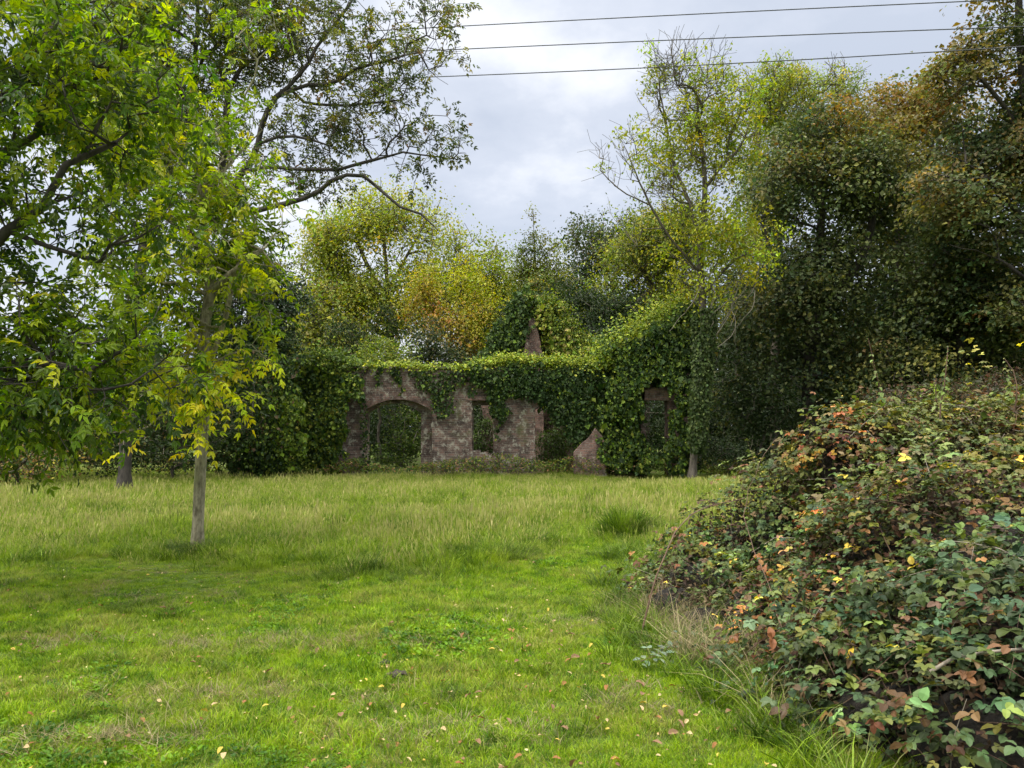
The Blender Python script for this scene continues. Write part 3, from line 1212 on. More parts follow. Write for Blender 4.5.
def ridge(line, n, Y, sx, sz, sy, colf, size, r):
    """bushy growth along a line given in pixels"""
    L = np.array([P(a, b, Y) for a, b in line])
    d = np.concatenate([[0], np.cumsum(np.linalg.norm(np.diff(L, axis=0), axis=1))])
    s = r.uniform(0, d[-1], n)
    c = np.stack([np.interp(s, d, L[:, k]) for k in range(3)], 1)
    hmod = 1 + .8 * sn(c, 1.3, 91) + .5 * sn(c, 4.1, 92)
    pos = c + r.normal(0, 1, (n, 3)) * np.array((sx, sy, sz))
    pos[:, 2] += sz * hmod * .8
    pos = pos[sn(c, 2.6, 98) > r.uniform(-1.6, .2, n)]
    n = len(pos)
    N = norm(np.array((0, -.45, 0.9)) + r.normal(0, .6, (n, 3)))
    T = norm(np.cross(N, r.normal(0, 1, (n, 3))))
    Ls = size * np.exp(r.normal(0, .22, n))
    return leaf_quads(pos, T, N, Ls, Ls * .85, colf(pos), 'rhomb', .2, .15)


def stems(lines, r0, parent, name='stem', mat=None, k=5):
    sk = Skel(rng)
    Vs = []
    for ln in lines:
        s2 = Skel(rng)
        s2.line(ln, .25, 0.015)
        rad = np.linspace(r0, r0 * .5, len(s2.p))
        s2.cnt = np.arange(len(s2.p), 0, -1)
        Vs.append(s2.tubes(rad, k))
    V, F, _ = join_parts(Vs)
    return mesh_np(name, V, F, mat or M_BARK, parent, smooth=True)


def ivy(label, parts, stem_lines=None, loc=None, name='ivy', mat=None, cat='ivy', stem_r=.02):
    V, F, C = join_parts(parts)
    loc = loc if loc is not None else (float(V[:, 0].mean()), float(V[:, 1].mean()), 0.0)
    root = empty(name, loc)
    tag(root, label, cat)
    mesh_np('leaves', V, F, mat or M_IVY, root, C)
    if stem_lines:
        stems(stem_lines, stem_r, root, 'stem', M_BARK)
    return root


def build_ivy():
    r = np.random.default_rng(31)
    S = .085
    ivy('bright green ivy trailing over the wall above the arch and window', [
        ridge([(350, 369), (400, 367), (440, 369), (470, 371)], 2600, YW + .1, .1, .09, .16, ivy_light, S, r),
        sheet([(405, 368), (470, 368), (462, 385), (455, 402), (447, 418), (436, 416), (432, 398), (418, 384)], 2600, YW - .04, .1, ivy_mid, S, r, 4, .05),
        *[sheet([(a, 366), (a + w, 366), (a + w * .8, b), (a + w * .3, b + 4)], 420, YW - .02, .05, ivy_mid, r.uniform(.07, .1), r, 2, .03, 100 + a)
          for a, w, b in ((376, 5, 384), (392, 8, 379), (398, 3, 391), (466, 8, 392), (474, 5, 386), (358, 6, 399))],
    ], [[P(445, 415, YW - .05), P(448, 392, YW - .06), P(452, 368, YW - .05)]])
    ivy('thick ivy curtain over the right half of the wall, glossy dark leaves', [
        ridge([(470, 368), (505, 362), (530, 364), (590, 366), (625, 368)], 6500, YW + .1, .14, .12, .22, ivy_light, S, r),
        sheet([(468, 366), (640, 366), (642, 470), (612, 472), (604, 440), (594, 425), (583, 440), (572, 448), (566, 424), (560, 424), (549, 416), (541, 402), (530, 396), (508, 400), (502, 420), (496, 440), (492, 402), (480, 388)], 30000, YW - .02, .16, ivy_mid, S, r, 4, .22),
        sheet([(520, 374), (638, 374), (640, 466), (610, 466), (596, 424), (575, 444), (545, 402), (522, 392)], 15000, YW - .02, .22, ivy_dark, S, r, 5, .2, 15),
    ], [[P(600, 468, YW - .1), P(606, 430, YW - .1), P(598, 380, YW - .1)], [P(560, 405, YW - .1), P(556, 380, YW - .1)]])
    ivy('dark ivy climbing the gable with a paler right flank', [
        sheet([(472, 374), (486, 342), (504, 314), (518, 290), (530, 286), (538, 300), (532, 325), (524, 345), (520, 370)], 16000, 31.35, .25, make_colf(IVY_D + [IVY_L[0]], [1, 3, 3, 1.6], 4), .1, r, 4, .3, 21),
        sheet([(531, 292), (545, 300), (560, 322), (580, 345), (600, 372), (540, 372), (542, 345), (536, 322)], 10000, 31.4, .2, ivy_mid, .1, r, 4, .3, 25),
        ridge([(480, 370), (500, 340), (518, 305), (530, 294)], 1500, 31.6, .12, .1, .3, ivy_dull, .1, r),
        sheet([(528, 290), (545, 298), (562, 322), (585, 345), (606, 370), (552, 372), (550, 340), (536, 315)], 20000, 31.2, .45, make_colf([IVY_L[0], IVY_L[1], IVY_L[2], IVY_D[2], (.24, .2, .06)], [2, 3, 2, 1.4, 1], 3), .1, r, 7, .4, 27, up=.8),
    ], [[P(548, 372, 31.3), P(545, 340, 31.3), P(534, 305, 31.3)]])
    ivy('heavy ivy mound swallowing the tall corner of the ruin', [
        sheet([(604, 372), (618, 350), (640, 332), (668, 312), (684, 306), (694, 318), (690, 472), (668, 472), (669, 400), (668, 390), (645, 390), (644, 400), (646, 472), (610, 474), (600, 400)], 42000, 27.82, .4, make_colf(IVY_D + IVY_L[:2], [1, 3, 3, 2.5, 1], 8), .09, r, 14, .5, 31, hole=(644, 385, 669, 446)),
        sheet([(640, 340), (690, 330), (686, 472), (668, 472), (669, 392), (645, 390), (630, 380)], 8000, 27.75, .3, ivy_dark, .09, r, 14, .5, 35, hole=(644, 385, 684, 456)),
        ridge([(596, 368), (612, 356), (630, 338), (650, 332), (668, 318), (690, 312)], 6000, 27.9, .4, .28, .5, ivy_light, .095, r),
    ], [[P(640, 470, 27.7), P(636, 430, 27.7), P(642, 360, 27.7)]])
    ivy('ivy and creeper hiding the left end of the wall beside the arch', [
        sheet([(286, 372), (310, 362), (345, 366), (360, 374), (364, 390), (346, 402), (343, 440), (336, 478), (286, 480)], 26000, YW - .04, .25, make_colf(IVY_L + IVY_D, [3, 2, .6, 1, 2, 3], 6), .095, r, 6, .4, 41),
        ridge([(288, 372), (320, 362), (352, 368)], 3000, YW, .2, .2, .3, ivy_light, .09, r),
        sheet([(362, 400), (368, 402), (369, 430), (374, 478), (362, 480)], 1200, YW - .06, .08, ivy_mid, .08, r, 2, .05, 45),
    ], [[P(330, 478, YW - .2), P(334, 430, YW - .2), P(326, 380, YW - .2)]])
    ivy('blackish green ivy bank left of the ruin, small dense leaves', [
        sheet([(226, 350), (262, 338), (292, 352), (300, 400), (298, 480), (222, 480)], 26000, 26.5, .5, make_colf(IVY_D + IVY_L[:2] + [BR_IVY], [3, 3, 2, 1, .5, .5], 7, tint=([IVY_L[0], IVY_L[1]], [2, 1]), tw=.8), .085, r, 12, .7, 51),
        ridge([(228, 352), (258, 340), (296, 354)], 3000, 26.8, .3, .25, .4, ivy_dark, .09, r),
    ], [[P(277, 478, 25.9), P(278, 430, 25.9), P(272, 370, 26)]])


build_ivy()


# =================================================================== TREES
def bush(name, label, cat, lobes, nclump, per, sig, size, colf, seed, stemn=6, mat=None, group=None, flat=.6, bark=None, base=None, rbase=.06):
    r = np.random.default_rng(seed)
    lob = np.array(lobes)
    b = base if base is not None else (float(lob[:, 0].mean()), float(lob[:, 1].mean()), 0.0)
    sk = Skel(r)
    sk.add((b[0], b[1], -.05), -1)
    sk.add((b[0], b[1], .25), 0)
    tg = lobes_targets(lobes, nclump, .55, -2, seed, r)
    tg = tg[tg[:, 2] > .15]
    sk.grow(tg[:: max(1, len(tg) // 220)], .4, .12, .05)
    rad = sk.radii(.008, rbase)
    V, F = sk.tubes(rad, 5)
    root = empty(name, b)
    tag(root, label, cat, group)
    mesh_np('stems', V, F, bark or M_BARK, root, smooth=True)
    cen = lob[:, :3].mean(0)
    Vl, Fl, Cl = simple_leaves(tg, per, sig, size, colf, outw=cen, flat=flat, r=r)
    mesh_np('foliage', Vl, Fl, mat or M_LEAF, root, Cl)
    return root


def clump_tint(n, r, j=.2):
    g = np.exp(r.normal(0, j, (n, 1)))
    h = r.normal(0, .12, n)
    return g * np.stack([np.exp(h), np.ones(n), np.exp(-h)], 1)


def far_leaf(per, sig, size, colf, up=.8, flat=.6, aspect=.65, cen=None, rand=.8, keep=1.0):
    """each twig end carries one clump; clumps differ in size, density and shade"""
    def f(st, en, dr, r):
        c = st + (en - st) * r.uniform(.3, 1.1, (len(st), 1))
        if keep < 1:
            c = c[r.uniform(0, 1, len(c)) < keep]
        n = len(c)
        sg = sig * np.exp(r.normal(0, .3, n))
        cnt = np.maximum(3, (per * (sg / sig) ** 1.6 * r.uniform(.5, 1.4, n)).astype(int))
        idx = np.repeat(np.arange(n), cnt)
        m = len(idx)
        ctr = c.mean(0) if cen is None else cen
        outw = norm(c - ctr)
        dn = norm(np.array((0, 0, 1.0)) * (1.2 - flat * .4) + outw * .55 + r.normal(0, .15, (n, 3)))    # the shelf's own tilt
        off = r.normal(0, 1, (m, 3)) * sg[idx][:, None]
        along = (off * dn[idx]).sum(1)[:, None]
        off = off - dn[idx] * along * (1 - flat)
        pos = c[idx] + off
        pos[:, 2] -= (np.linalg.norm(off, axis=1) ** 2 / sg[idx]) * .10
        N = norm(dn[idx] * up + r.normal(0, rand * .75, (m, 3)) + off / sg[idx][:, None] * .22)
        T = norm(np.cross(N, r.normal(0, 1, (m, 3)))) + np.array((0, 0, -.25))
        L = size * np.exp(r.normal(0, .25, m))
        # one clump takes its colour mostly from one spot of the palette
        cc = colf(c)[idx] * .6 + colf(pos) * .4
        cc = cc * clump_tint(n, r)[idx]
        return leaf_quads(pos, T, N, L, L * aspect, np.clip(cc, .003, .9), 'rhomb')
    return f


def split_lobes(lobes, r, k=5):
    out = []
    for (x, y, z, rx, ry, rz, w) in lobes:
        out.append((x, y, z, rx * .72, ry * .72, rz * .72, w * 1.2))
        for _ in range(k):
            d = r.normal(0, 1, 3)
            d /= np.linalg.norm(d)
            q = r.uniform(.28, .5)
            out.append((x + d[0] * rx * .68, y + d[1] * ry * .68, z + d[2] * rz * .68, rx * q, ry * q, rz * q * .85, w * 2.2))
    return out


YG_ = [(0.26, 0.29, 0.03), (0.34, 0.35, 0.035), (0.17, 0.22, 0.025), (0.42, 0.36, 0.045)]
GR_ = [(0.04, 0.07, 0.014), (0.07, 0.11, 0.02), (0.12, 0.155, 0.025)]
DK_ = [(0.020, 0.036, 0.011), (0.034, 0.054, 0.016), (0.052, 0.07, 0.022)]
OR_ = [(0.30, 0.185, 0.05), (0.26, 0.14, 0.05), (0.32, 0.26, 0.05)]
BR_ = [(0.22, 0.14, 0.06), (0.28, 0.17, 0.07), (0.17, 0.14, 0.05)]


def build_far_trees():
    # --- round yellow-green tree behind the arch
    cf = make_colf([(.25, .29, .035), (.32, .33, .045), (.18, .23, .03), (.38, .34, .06)], [3, 2.4, 3, .8], 3, tint=([(.15, .19, .03), (0.22, .26, .04)], [1, 1]), tw=.8)
    Y = 42
    tree('field_maple', 'round yellow-green tree behind the arched wall, dark limbs showing through its middle', 'tree',
         [[P(392, 470, Y), P(391, 380, Y), P(388, 300, Y), P(386, 268, Y)], [P(388, 300, Y), P(366, 262, Y), P(352, 228, Y)], [P(388, 290, Y), P(404, 262, Y), P(424, 225, Y - .5)],
          [P(387, 275, Y), P(384, 240, Y), P(378, 215, Y)], [P(391, 330, Y), P(430, 290, Y), P(470, 260, Y)], [P(391, 340, Y), P(350, 310, Y), P(315, 280, Y)]],
         [lobe(345, 232, Y, 34, 26, 2), lobe(380, 215, Y, 34, 20, 2), lobe(418, 222, Y, 36, 26, 2), lobe(450, 236, Y, 34, 30, 2), lobe(476, 262, Y, 28, 34, 2), lobe(322, 262, Y, 30, 30, 2),
          lobe(345, 298, Y, 40, 34, 2.4), lobe(440, 280, Y, 40, 36, 2.2), lobe(484, 300, Y + 1, 26, 40, 2), lobe(400, 305, Y, 44, 36, 2.4), lobe(388, 262, Y, 34, 16, 2, .3), lobe(330, 335, Y, 40, 30, 2)],
         400, far_leaf(36, .42, .14, cf, flat=.85, up=.7), .26, .012, per_twig=3, twig_len=.8, seed=3, first=4, gap=-.5)
    # --- orange tree
    cf = make_colf(OR_ + [YG_[1], YG_[0]], [2.2, 1.6, 2, 1.4, 1], 4, tint=([YG_[0], YG_[1]], [1, 1], (.25, 7.2)), tw=.2)
    Y = 36
    tree('autumn_tree', 'small orange and yellow autumn tree rising behind the wall', 'tree',
         [[P(452, 470, Y), P(450, 380, Y), P(452, 320, Y)]],
         [lobe(440, 300, Y, 30, 34, 1.4), lobe(455, 330, Y, 30, 36, 1.3), lobe(462, 355, Y, 22, 18, 1), lobe(478, 310, Y, 16, 36, 1), lobe(425, 278, Y, 14, 18, .8), lobe(462, 275, Y, 16, 18, .8)],
         200, far_leaf(40, .24, .105, cf, flat=.9), .11, .008, per_twig=2, twig_len=.5, seed=4, first=3)
    # --- dark bushy lumps right behind the wall
    cf = make_colf(DK_ + [BR_[2]], [3, 3, 2, .5], 5)
    bush('elder_bush', 'dark thin-leaved bush between the orange tree and the yellow-green tree', 'bush',
         [lobe(425, 345, 33, 17, 30), lobe(385, 335, 38, 18, 30), lobe(440, 370, 34, 40, 26), lobe(345, 350, 36, 24, 34)], 300, 40, .25, .11, cf, 5)
    cf = make_colf(IVY_L + [GR_[1], GR_[2]], [2, 3, 1.5, 2, 2], 6)
    bush('hazel_bush', 'light green bush showing just above the wall over the arch', 'bush',
         [lobe(382, 362, 31, 26, 24), lobe(408, 362, 31, 14, 16), lobe(356, 372, 31, 16, 18)], 190, 30, .2, .09, cf, 6)
    bush('creeper_bush', 'yellowish green creeper mound leaning on the right flank of the gable', 'bush',
         [lobe(560, 330, 31.0, 17, 28, .6), lobe(580, 350, 31.0, 22, 18, .6), lobe(547, 306, 31.1, 10, 14, .4), lobe(600, 362, 30.8, 18, 10, .5)], 260, 44, .2, .09,
         make_colf([IVY_L[0], IVY_L[1], (.22, .25, .03), IVY_D[2], (.2, .17, .05)], [3, 3, 1.5, 2, 1], 64), 64)
    # bushes seen through the openings
    cf = make_colf([GR_[0], GR_[1], GR_[2]], [3, 3, 1], 7)
    bush('sapling_thicket', 'leafy sapling growing inside the ruin, seen through the arch', 'bush',
         [lobe(408, 430, 31, 18, 26), lobe(395, 452, 30.5, 22, 14)], 130, 22, .16, .085, cf, 7)
    bush('sapling_thicket', 'ragged sapling inside the ruin, framed by the window opening', 'bush',
         [lobe(486, 440, 30.6, 12, 22)], 60, 22, .14, .08, make_colf([GR_[0], GR_[1], DK_[1]], [1, 1, 1], 8), 8)
    bush('sapling_thicket', 'bramble-like bush filling the second doorway of the wall', 'bush',
         [lobe(552, 446, 30.2, 20, 20), lobe(562, 430, 30.4, 14, 18)], 110, 22, .16, .085, make_colf([GR_[0], GR_[1], DK_[2]], [1, 1, 1], 9), 9)
    bush('elder_bush', 'dark elder scrub choking the inside of the ruin behind both arches', 'bush',
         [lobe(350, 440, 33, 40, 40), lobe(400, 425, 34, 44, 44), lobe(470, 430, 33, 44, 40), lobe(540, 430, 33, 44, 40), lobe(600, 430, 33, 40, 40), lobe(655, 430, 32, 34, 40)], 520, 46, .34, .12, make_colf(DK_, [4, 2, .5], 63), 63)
    # --- conical ivy-clad tree
    Y = 39
    cf = make_colf([(.10, .135, .025), (.16, .19, .03), (.065, .09, .02), (.22, .24, .035)], [3, 3, 2, 1.4], 10)
    tree('ivy_clad_tree', 'narrow pointed tree wrapped in ivy, standing between gable and sky', 'tree',
         [[P(538, 470, Y), P(537, 350, Y), P(535, 260, Y), P(533, 214, Y)]],
         [lobe(536, 290, Y, 26, 34, 1.3), lobe(522, 262, Y, 10, 22, .8), lobe(549, 262, Y, 13, 26, .8), lobe(535, 240, Y, 9, 22, .6), lobe(534, 222, Y, 4, 10, .4), lobe(560, 300, Y, 16, 30, 1)],
         190, far_leaf(44, .22, .11, cf, flat=1.2), .16, .01, per_twig=2, twig_len=.45, seed=10, first=3)
    Y = 44
    cf = make_colf(YG_ + GR_, [1, 1, 2, .4, 1, 2, 2], 11)
    tree('birch_tree', 'small green tree left of the pointed ivy-clad tree, thin top twigs', 'tree',
         [[P(497, 470, Y), P(496, 350, Y), P(494, 262, Y)]],
         [lobe(494, 285, Y, 16, 38, 1.4), lobe(478, 290, Y, 20, 40, 1.8), lobe(484, 330, Y, 24, 36, 1.8), lobe(500, 330, Y, 26, 34, 1.6)],
         260, far_leaf(38, .30, .13, cf, flat=1.), .14, .01, per_twig=2, twig_len=.6, seed=11, first=3)
    # --- dark trees in the middle
    Y = 48
    cf = make_colf(DK_ + GR_[:2] + [BR_[2]], [2, 3, 2, 1, 1, .8], 12)
    tree('broadleaf_tree', 'dark green tree in the middle distance, right of the pointed tree', 'tree',
         [[P(622, 470, Y), P(620, 350, Y), P(612, 280, Y)]],
         [lobe(585, 240, Y, 30, 30, 2.4), lobe(620, 250, Y, 44, 40, 3), lobe(660, 270, Y, 50, 60, 3), lobe(590, 300, Y, 34, 50, 3), lobe(630, 330, Y, 50, 40, 3)],
         420, far_leaf(34, .46, .17, cf), .3, .012, per_twig=2, twig_len=.8, seed=12, first=4)
    Y = 36
    cf = make_colf(GR_ + YG_[:3] + [OR_[2]], [1, 2, 3, 2, 2, 2, .5], 13)
    tree('willow_tree', 'mid green bushy tree with yellowing leaves above the ivy mound', 'tree',
         [[P(646, 470, Y), P(645, 380, Y), P(640, 300, Y)]],
         [lobe(640, 262, Y, 42, 34, 2), lobe(668, 235, Y, 34, 36, 2), lobe(608, 310, Y, 30, 34, 1.6), lobe(652, 310, Y, 36, 36, 1.8)],
         240, far_leaf(30, .32, .12, cf, flat=.9), .2, .01, per_twig=3, twig_len=.7, seed=13, first=3)
    bush('yew_bush', 'very dark rounded bush under the mid green tree behind the ivy', 'bush',
         [lobe(585, 318, 34, 30, 30), lobe(620, 322, 33.5, 24, 30), lobe(600, 345, 33, 34, 20), lobe(562, 300, 34.5, 20, 26), lobe(505, 322, 34.5, 16, 20)], 420, 40, .28, .11, make_colf(DK_, [5, 2, .5], 14), 14)


build_far_trees()


def build_tall_sparse():
    # --- tall thin tree: ivy on the trunk, sparse top with bare twigs
    Y = 26.2
    cf = make_colf([(0.33, .36, .025), (0.25, .30, .025), (0.15, .2, .03), (.40, .37, .04)], [3, 3, 1.6, 1], 15)
    lines = [[P(692, 478, Y), P(697, 420, Y), P(701, 370, Y), P(703, 310, Y), P(700, 255, Y), P(705, 190, Y), P(700, 130, Y), P(694, 70, Y)],
             [P(703, 250, Y), P(690, 205, Y), P(676, 170, Y + .5), P(663, 110, Y + .5), P(655, 60, Y + .6)],
             [P(705, 190, Y), P(722, 165, Y), P(742, 145, Y), P(755, 100, Y)],
             [P(702, 275, Y), P(668, 235, Y - .5), P(645, 195, Y - .8), P(630, 160, Y - .8), P(618, 135, Y - .8)],
             [P(650, 205, Y - .8), P(620, 190, Y - 1), P(600, 170, Y - 1)],
             [P(701, 240, Y), P(730, 205, Y + .4), P(760, 160, Y + .6)],
             [P(700, 300, Y), P(735, 260, Y - .4), P(768, 245, Y - .4)]]
    lob = [lobe(672, 100, Y, 34, 52, 2, .9), lobe(705, 110, Y, 30, 60, 2), lobe(738, 130, Y, 26, 50, 1.8), lobe(690, 180, Y, 50, 50, 2, .7), lobe(700, 240, Y, 50, 45, 2, .45),
           lobe(622, 160, Y - .8, 32, 40, 1.4, .8), lobe(698, 285, Y, 18, 36, .8, 1.6), lobe(745, 250, Y, 30, 40, 1.6, .5), lobe(640, 220, Y, 40, 40, 1.6, .3)]

    def lf(st, en, dr, r):
        # few leaves on the upper left, more in the middle
        c = st + (en - st) * r.uniform(.2, 1.05, (len(st), 1))
        right = (c[:, 0] - P(640, 100, Y)[0]) / 2.5
        keep = r.uniform(0, 1, len(c)) < np.clip(.2 + .45 * right - .45 * sn(c, .9, 77), .06, .9) * np.clip(1.25 - (c[:, 2] - 8.0) / 6.0, .28, 1)
        return far_leaf(26, .15, .12, cf, up=.5, flat=.9, aspect=.5)(st[keep], en[keep], dr[keep], r)
    root, sk = tree('tall_ash_tree', 'tall sparse tree with ivy-wrapped trunk right of the ruin, bare twigs against the sky', 'tree',
                    lines, lob, 560, lf, .12, .0052, per_twig=3, twig_len=.65, seed=15, first=9, bow=.15, up=.7)
    r = np.random.default_rng(16)
    ivy_col = make_colf([(.06, .09, .025), (.10, .135, .035), (.035, .055, .016)], [2, 1, 3], 5)
    # ivy column round the trunk, a thing of its own
    tr = np.array([P(692, 478, Y), P(697, 420, Y), P(701, 370, Y), P(703, 310, Y)])
    n = 9000
    s = r.uniform(0, 1, n) ** 1.0
    c = np.stack([np.interp(s, [0, .35, .65, 1], tr[:, k]) for k in range(3)], 1)
    a = r.uniform(0, 6.283, n)
    rad = .26 + .12 * sn(c, 1.3, 17) + r.normal(0, .05, n) + .25 * np.clip(s - .7, 0, 1)
    out = np.stack([np.cos(a), np.sin(a), a * 0], 1)
    pos = c + out * rad[:, None]
    pos = pos[pos[:, 2] > .9 + .2 * np.sin(pos[:, 0] * 20)]
    pos[:, 1] -= .25
    n = len(pos)
    N = norm(out[:n] * 0 + norm(pos - np.stack([np.interp(pos[:, 2], tr[:, 2], tr[:, 0]), np.interp(pos[:, 2], tr[:, 2], tr[:, 1]), pos[:, 2]], 1)) + r.normal(0, .4, (n, 3)))
    T = norm(np.array((0, 0, -1.0)) + r.normal(0, .5, (n, 3)))
    Lf = leaf_quads(pos, T, N, .1 * np.exp(r.normal(0, .2, n)), .085, ivy_col(pos), 'rhomb', .2, .1)
    ivy('column of ivy wrapped round the trunk of the tall sparse tree', [Lf], loc=(float(tr[0][0]), Y - .3, 0.0))
    # higher yellow foliage hanging round the trunk fork
    # --- dead vines hanging right of it
    rr = np.random.default_rng(18)
    lines = []
    for i in range(9):
        x0 = rr.uniform(715, 762)
        y0 = rr.uniform(255, 300)
        q = [P(x0, y0, 25.8)]
        for k in range(5):
            x0 += rr.normal(-5, 5)
            y0 += rr.uniform(8, 18)
            q.append(P(x0, y0, 25.8 + rr.normal(0, .15)))
        lines.append(q)
    V, F, _ = join_parts([_tube(l, .018, rr) for l in lines])
    o = mesh_np('dead_vine', V, F, M_DEADWOOD, smooth=True)
    tag(o, 'pale dead vines dangling beside the ivy-wrapped trunk', 'vine')
    # --- second sparse tree
    Y = 35
    cf = make_colf([(0.32, .36, .05), (0.24, .31, .05), (0.14, .2, .05), (.4, .36, .07)], [3, 3, 1.6, 1], 19)
    lines = [[P(775, 478, Y), P(775, 380, Y), P(778, 250, Y), P(785, 160, Y), P(782, 90, Y)], [P(778, 240, Y), P(800, 170, Y), P(812, 100, Y), P(818, 70, Y)],
             [P(778, 250, Y), P(762, 190, Y), P(758, 120, Y), P(762, 80, Y)]]
    lob = [lobe(770, 110, Y, 22, 50, 1.6, .8), lobe(800, 110, Y, 26, 50, 1.6), lobe(835, 95, Y, 28, 30, 1.6, .7), lobe(785, 190, Y, 36, 50, 2, .5), lobe(760, 230, Y, 30, 50, 1.8, .25), lobe(850, 80, Y, 16, 22, 1, .5)]

    def lf2(st, en, dr, r):
        c = st + (en - st) * r.uniform(.2, 1.05, (len(st), 1))
        keep = r.uniform(0, 1, len(c)) < np.clip(1.1 - (c[:, 2] - P(0, 150, Y)[2]) / 4.0, .12, .95)
        return far_leaf(34, .2, .12, cf, up=.5, flat=.9, aspect=.5)(st[keep], en[keep], dr[keep], r)
    tree('feathery_tree', 'yellow-green feathery treetop left of the big dark trees', 'tree', lines, lob, 330, lf2, .2, .008, per_twig=4, twig_len=.7, seed=19, first=9, up=.6)


def _tube(pts, r0, r, k=5, wob=.01, taper=.5):
    s2 = Skel(r)
    s2.line(pts, .12 if r0 < .012 else .2, wob)
    rad = np.linspace(r0, r0 * taper, len(s2.p))
    s2.cnt = np.arange(len(s2.p), 0, -1)
    return s2.tubes(rad, k)


build_tall_sparse()


def build_right_wood():
    syc = lambda seed, tw, slope, z0: make_colf([(0.042, .062, .022), (.068, .092, .030), (.10, .125, .036), (.14, .15, .038)], [3, 3, 2, .8], seed,
                                                tint=([(.20, .155, .045), (.18, .105, .045), (.145, .15, .035), (.24, .20, .045)], [2, 1.2, 3.4, 1.2], (slope, z0)), tw=tw, tfreq=.9)
    # nearest big one, fills 740-900
    Y = 31
    cf = syc(21, 1.0, .24, 9.5)
    tree('sycamore_tree', 'broad dark sycamore right of the tall sparse tree, russet leaves on its top', 'tree',
         [[P(812, 478, Y), P(810, 420, Y), P(812, 340, Y), P(820, 240, Y), P(824, 160, Y)], [P(812, 330, Y), P(780, 270, Y - .5), P(760, 220, Y - .8)], [P(814, 320, Y), P(860, 260, Y - .6), P(880, 190, Y - .6)]],
         [lobe(832, 150, Y, 52, 42, 2.6), lobe(790, 200, Y, 46, 48, 2.6), lobe(868, 190, Y, 50, 60, 2.8), lobe(770, 290, Y, 48, 60, 2.8), lobe(840, 280, Y, 60, 60, 3), lobe(765, 385, Y, 45, 48, 2.6), lobe(840, 370, Y, 60, 45, 3)],
         345, far_leaf(62, .46, .14, cf, up=1., flat=.5, aspect=.8, rand=.8), .34, .012, bark=M_BARK_DARK, per_twig=2, twig_len=.7, seed=21, first=6)
    Y = 35
    cf = syc(22, .55, .28, 11.5)
    tree('sycamore_tree', 'russet-topped sycamore behind, middle of the dark right-hand wood', 'tree',
         [[P(905, 478, Y), P(904, 400, Y), P(900, 250, Y), P(898, 150, Y)]],
         [lobe(885, 130, Y, 52, 45, 3), lobe(925, 150, Y, 50, 50, 3), lobe(905, 220, Y, 60, 60, 3), lobe(900, 320, Y, 60, 60, 3)],
         273, far_leaf(62, .5, .15, cf, up=1., flat=.5, aspect=.8, rand=.8), .34, .012, bark=M_BARK_DARK, per_twig=2, twig_len=.7, seed=22, first=6)
    Y = 26
    cf = syc(23, .5, .16, 8.5)
    tree('maple_tree', 'tall maple with loose rusty leaf sprays in the top right corner', 'tree',
         [[P(1060, 478, Y), P(1055, 380, Y), P(1045, 250, Y), P(1030, 140, Y), P(1020, 40, Y), P(1018, -60, Y)], [P(1045, 250, Y), P(1000, 190, Y - .6), P(960, 160, Y - .8), P(930, 150, Y - .8)],
          [P(1030, 140, Y), P(990, 90, Y - .4), P(960, 55, Y - .5), P(940, 48, Y - .5)], [P(1050, 300, Y), P(1000, 260, Y - .8), P(950, 245, Y - 1)]],
         [lobe(1010, 30, Y, 46, 50, 2), lobe(965, 80, Y, 42, 38, 1.8), lobe(990, 150, Y, 52, 46, 2.2), lobe(1060, 120, Y, 60, 100, 2.4), lobe(985, 230, Y, 56, 46, 2.4), lobe(1040, 300, Y, 66, 60, 2.6), lobe(940, 190, Y, 34, 30, 1.6), lobe(1020, -60, Y, 60, 60, 2.2)],
         430, far_leaf(56, .36, .135, cf, up=1.2, flat=.28, aspect=.8, rand=.8), .32, .012, bark=M_BARK_DARK, per_twig=2, twig_len=.65, seed=23, first=8)
    Y = 29
    cf = syc(24, 1.15, .0, 0)
    tree('sycamore_tree', 'low-hanging dark sycamore boughs above the bramble, right of the wood', 'tree',
         [[P(965, 478, Y), P(962, 400, Y), P(960, 320, Y)]],
         [lobe(930, 300, Y, 46, 50, 2.4), lobe(985, 320, Y, 50, 60, 2.6), lobe(905, 370, Y, 44, 30, 2.2), lobe(960, 400, Y, 60, 30, 2.4), lobe(1030, 390, Y, 50, 40, 2.4)],
         237, far_leaf(62, .44, .14, cf, up=1., flat=.5, aspect=.8, rand=.8), .28, .012, bark=M_BARK_DARK, per_twig=2, twig_len=.65, seed=24, first=4)
    # second row to close the wood
    for (px, Y, top, lab, sd) in ((735, 44, 250, 'dark tree deep in the wood behind the ivy-wrapped trunk', 25), (850, 46, 170, 'dark tree deep in the wood behind the broad sycamore', 26),
                                  (985, 44, 120, 'dark tree deep in the wood behind the corner maple', 27)):
        cf = make_colf(DK_, [4, 2, .5], sd)
        tree('oak_tree', lab, 'tree', [[P(px, 476, Y), P(px + 3, 380, Y), P(px, top + 90, Y)]],
             [lobe(px, top + 60, Y, 60, 55, 3.5), lobe(px - 40, top + 150, Y, 55, 70, 3.5), lobe(px + 45, top + 150, Y, 55, 70, 3.5), lobe(px, 370, Y, 75, 60, 3.5), lobe(px - 50, 420, Y, 50, 50, 3), lobe(px + 50, 420, Y, 50, 50, 3)],
             360, far_leaf(30, .6, .26, cf, flat=.5), .3, .014, bark=M_BARK_DARK, per_twig=2, twig_len=.9, seed=sd, first=4)
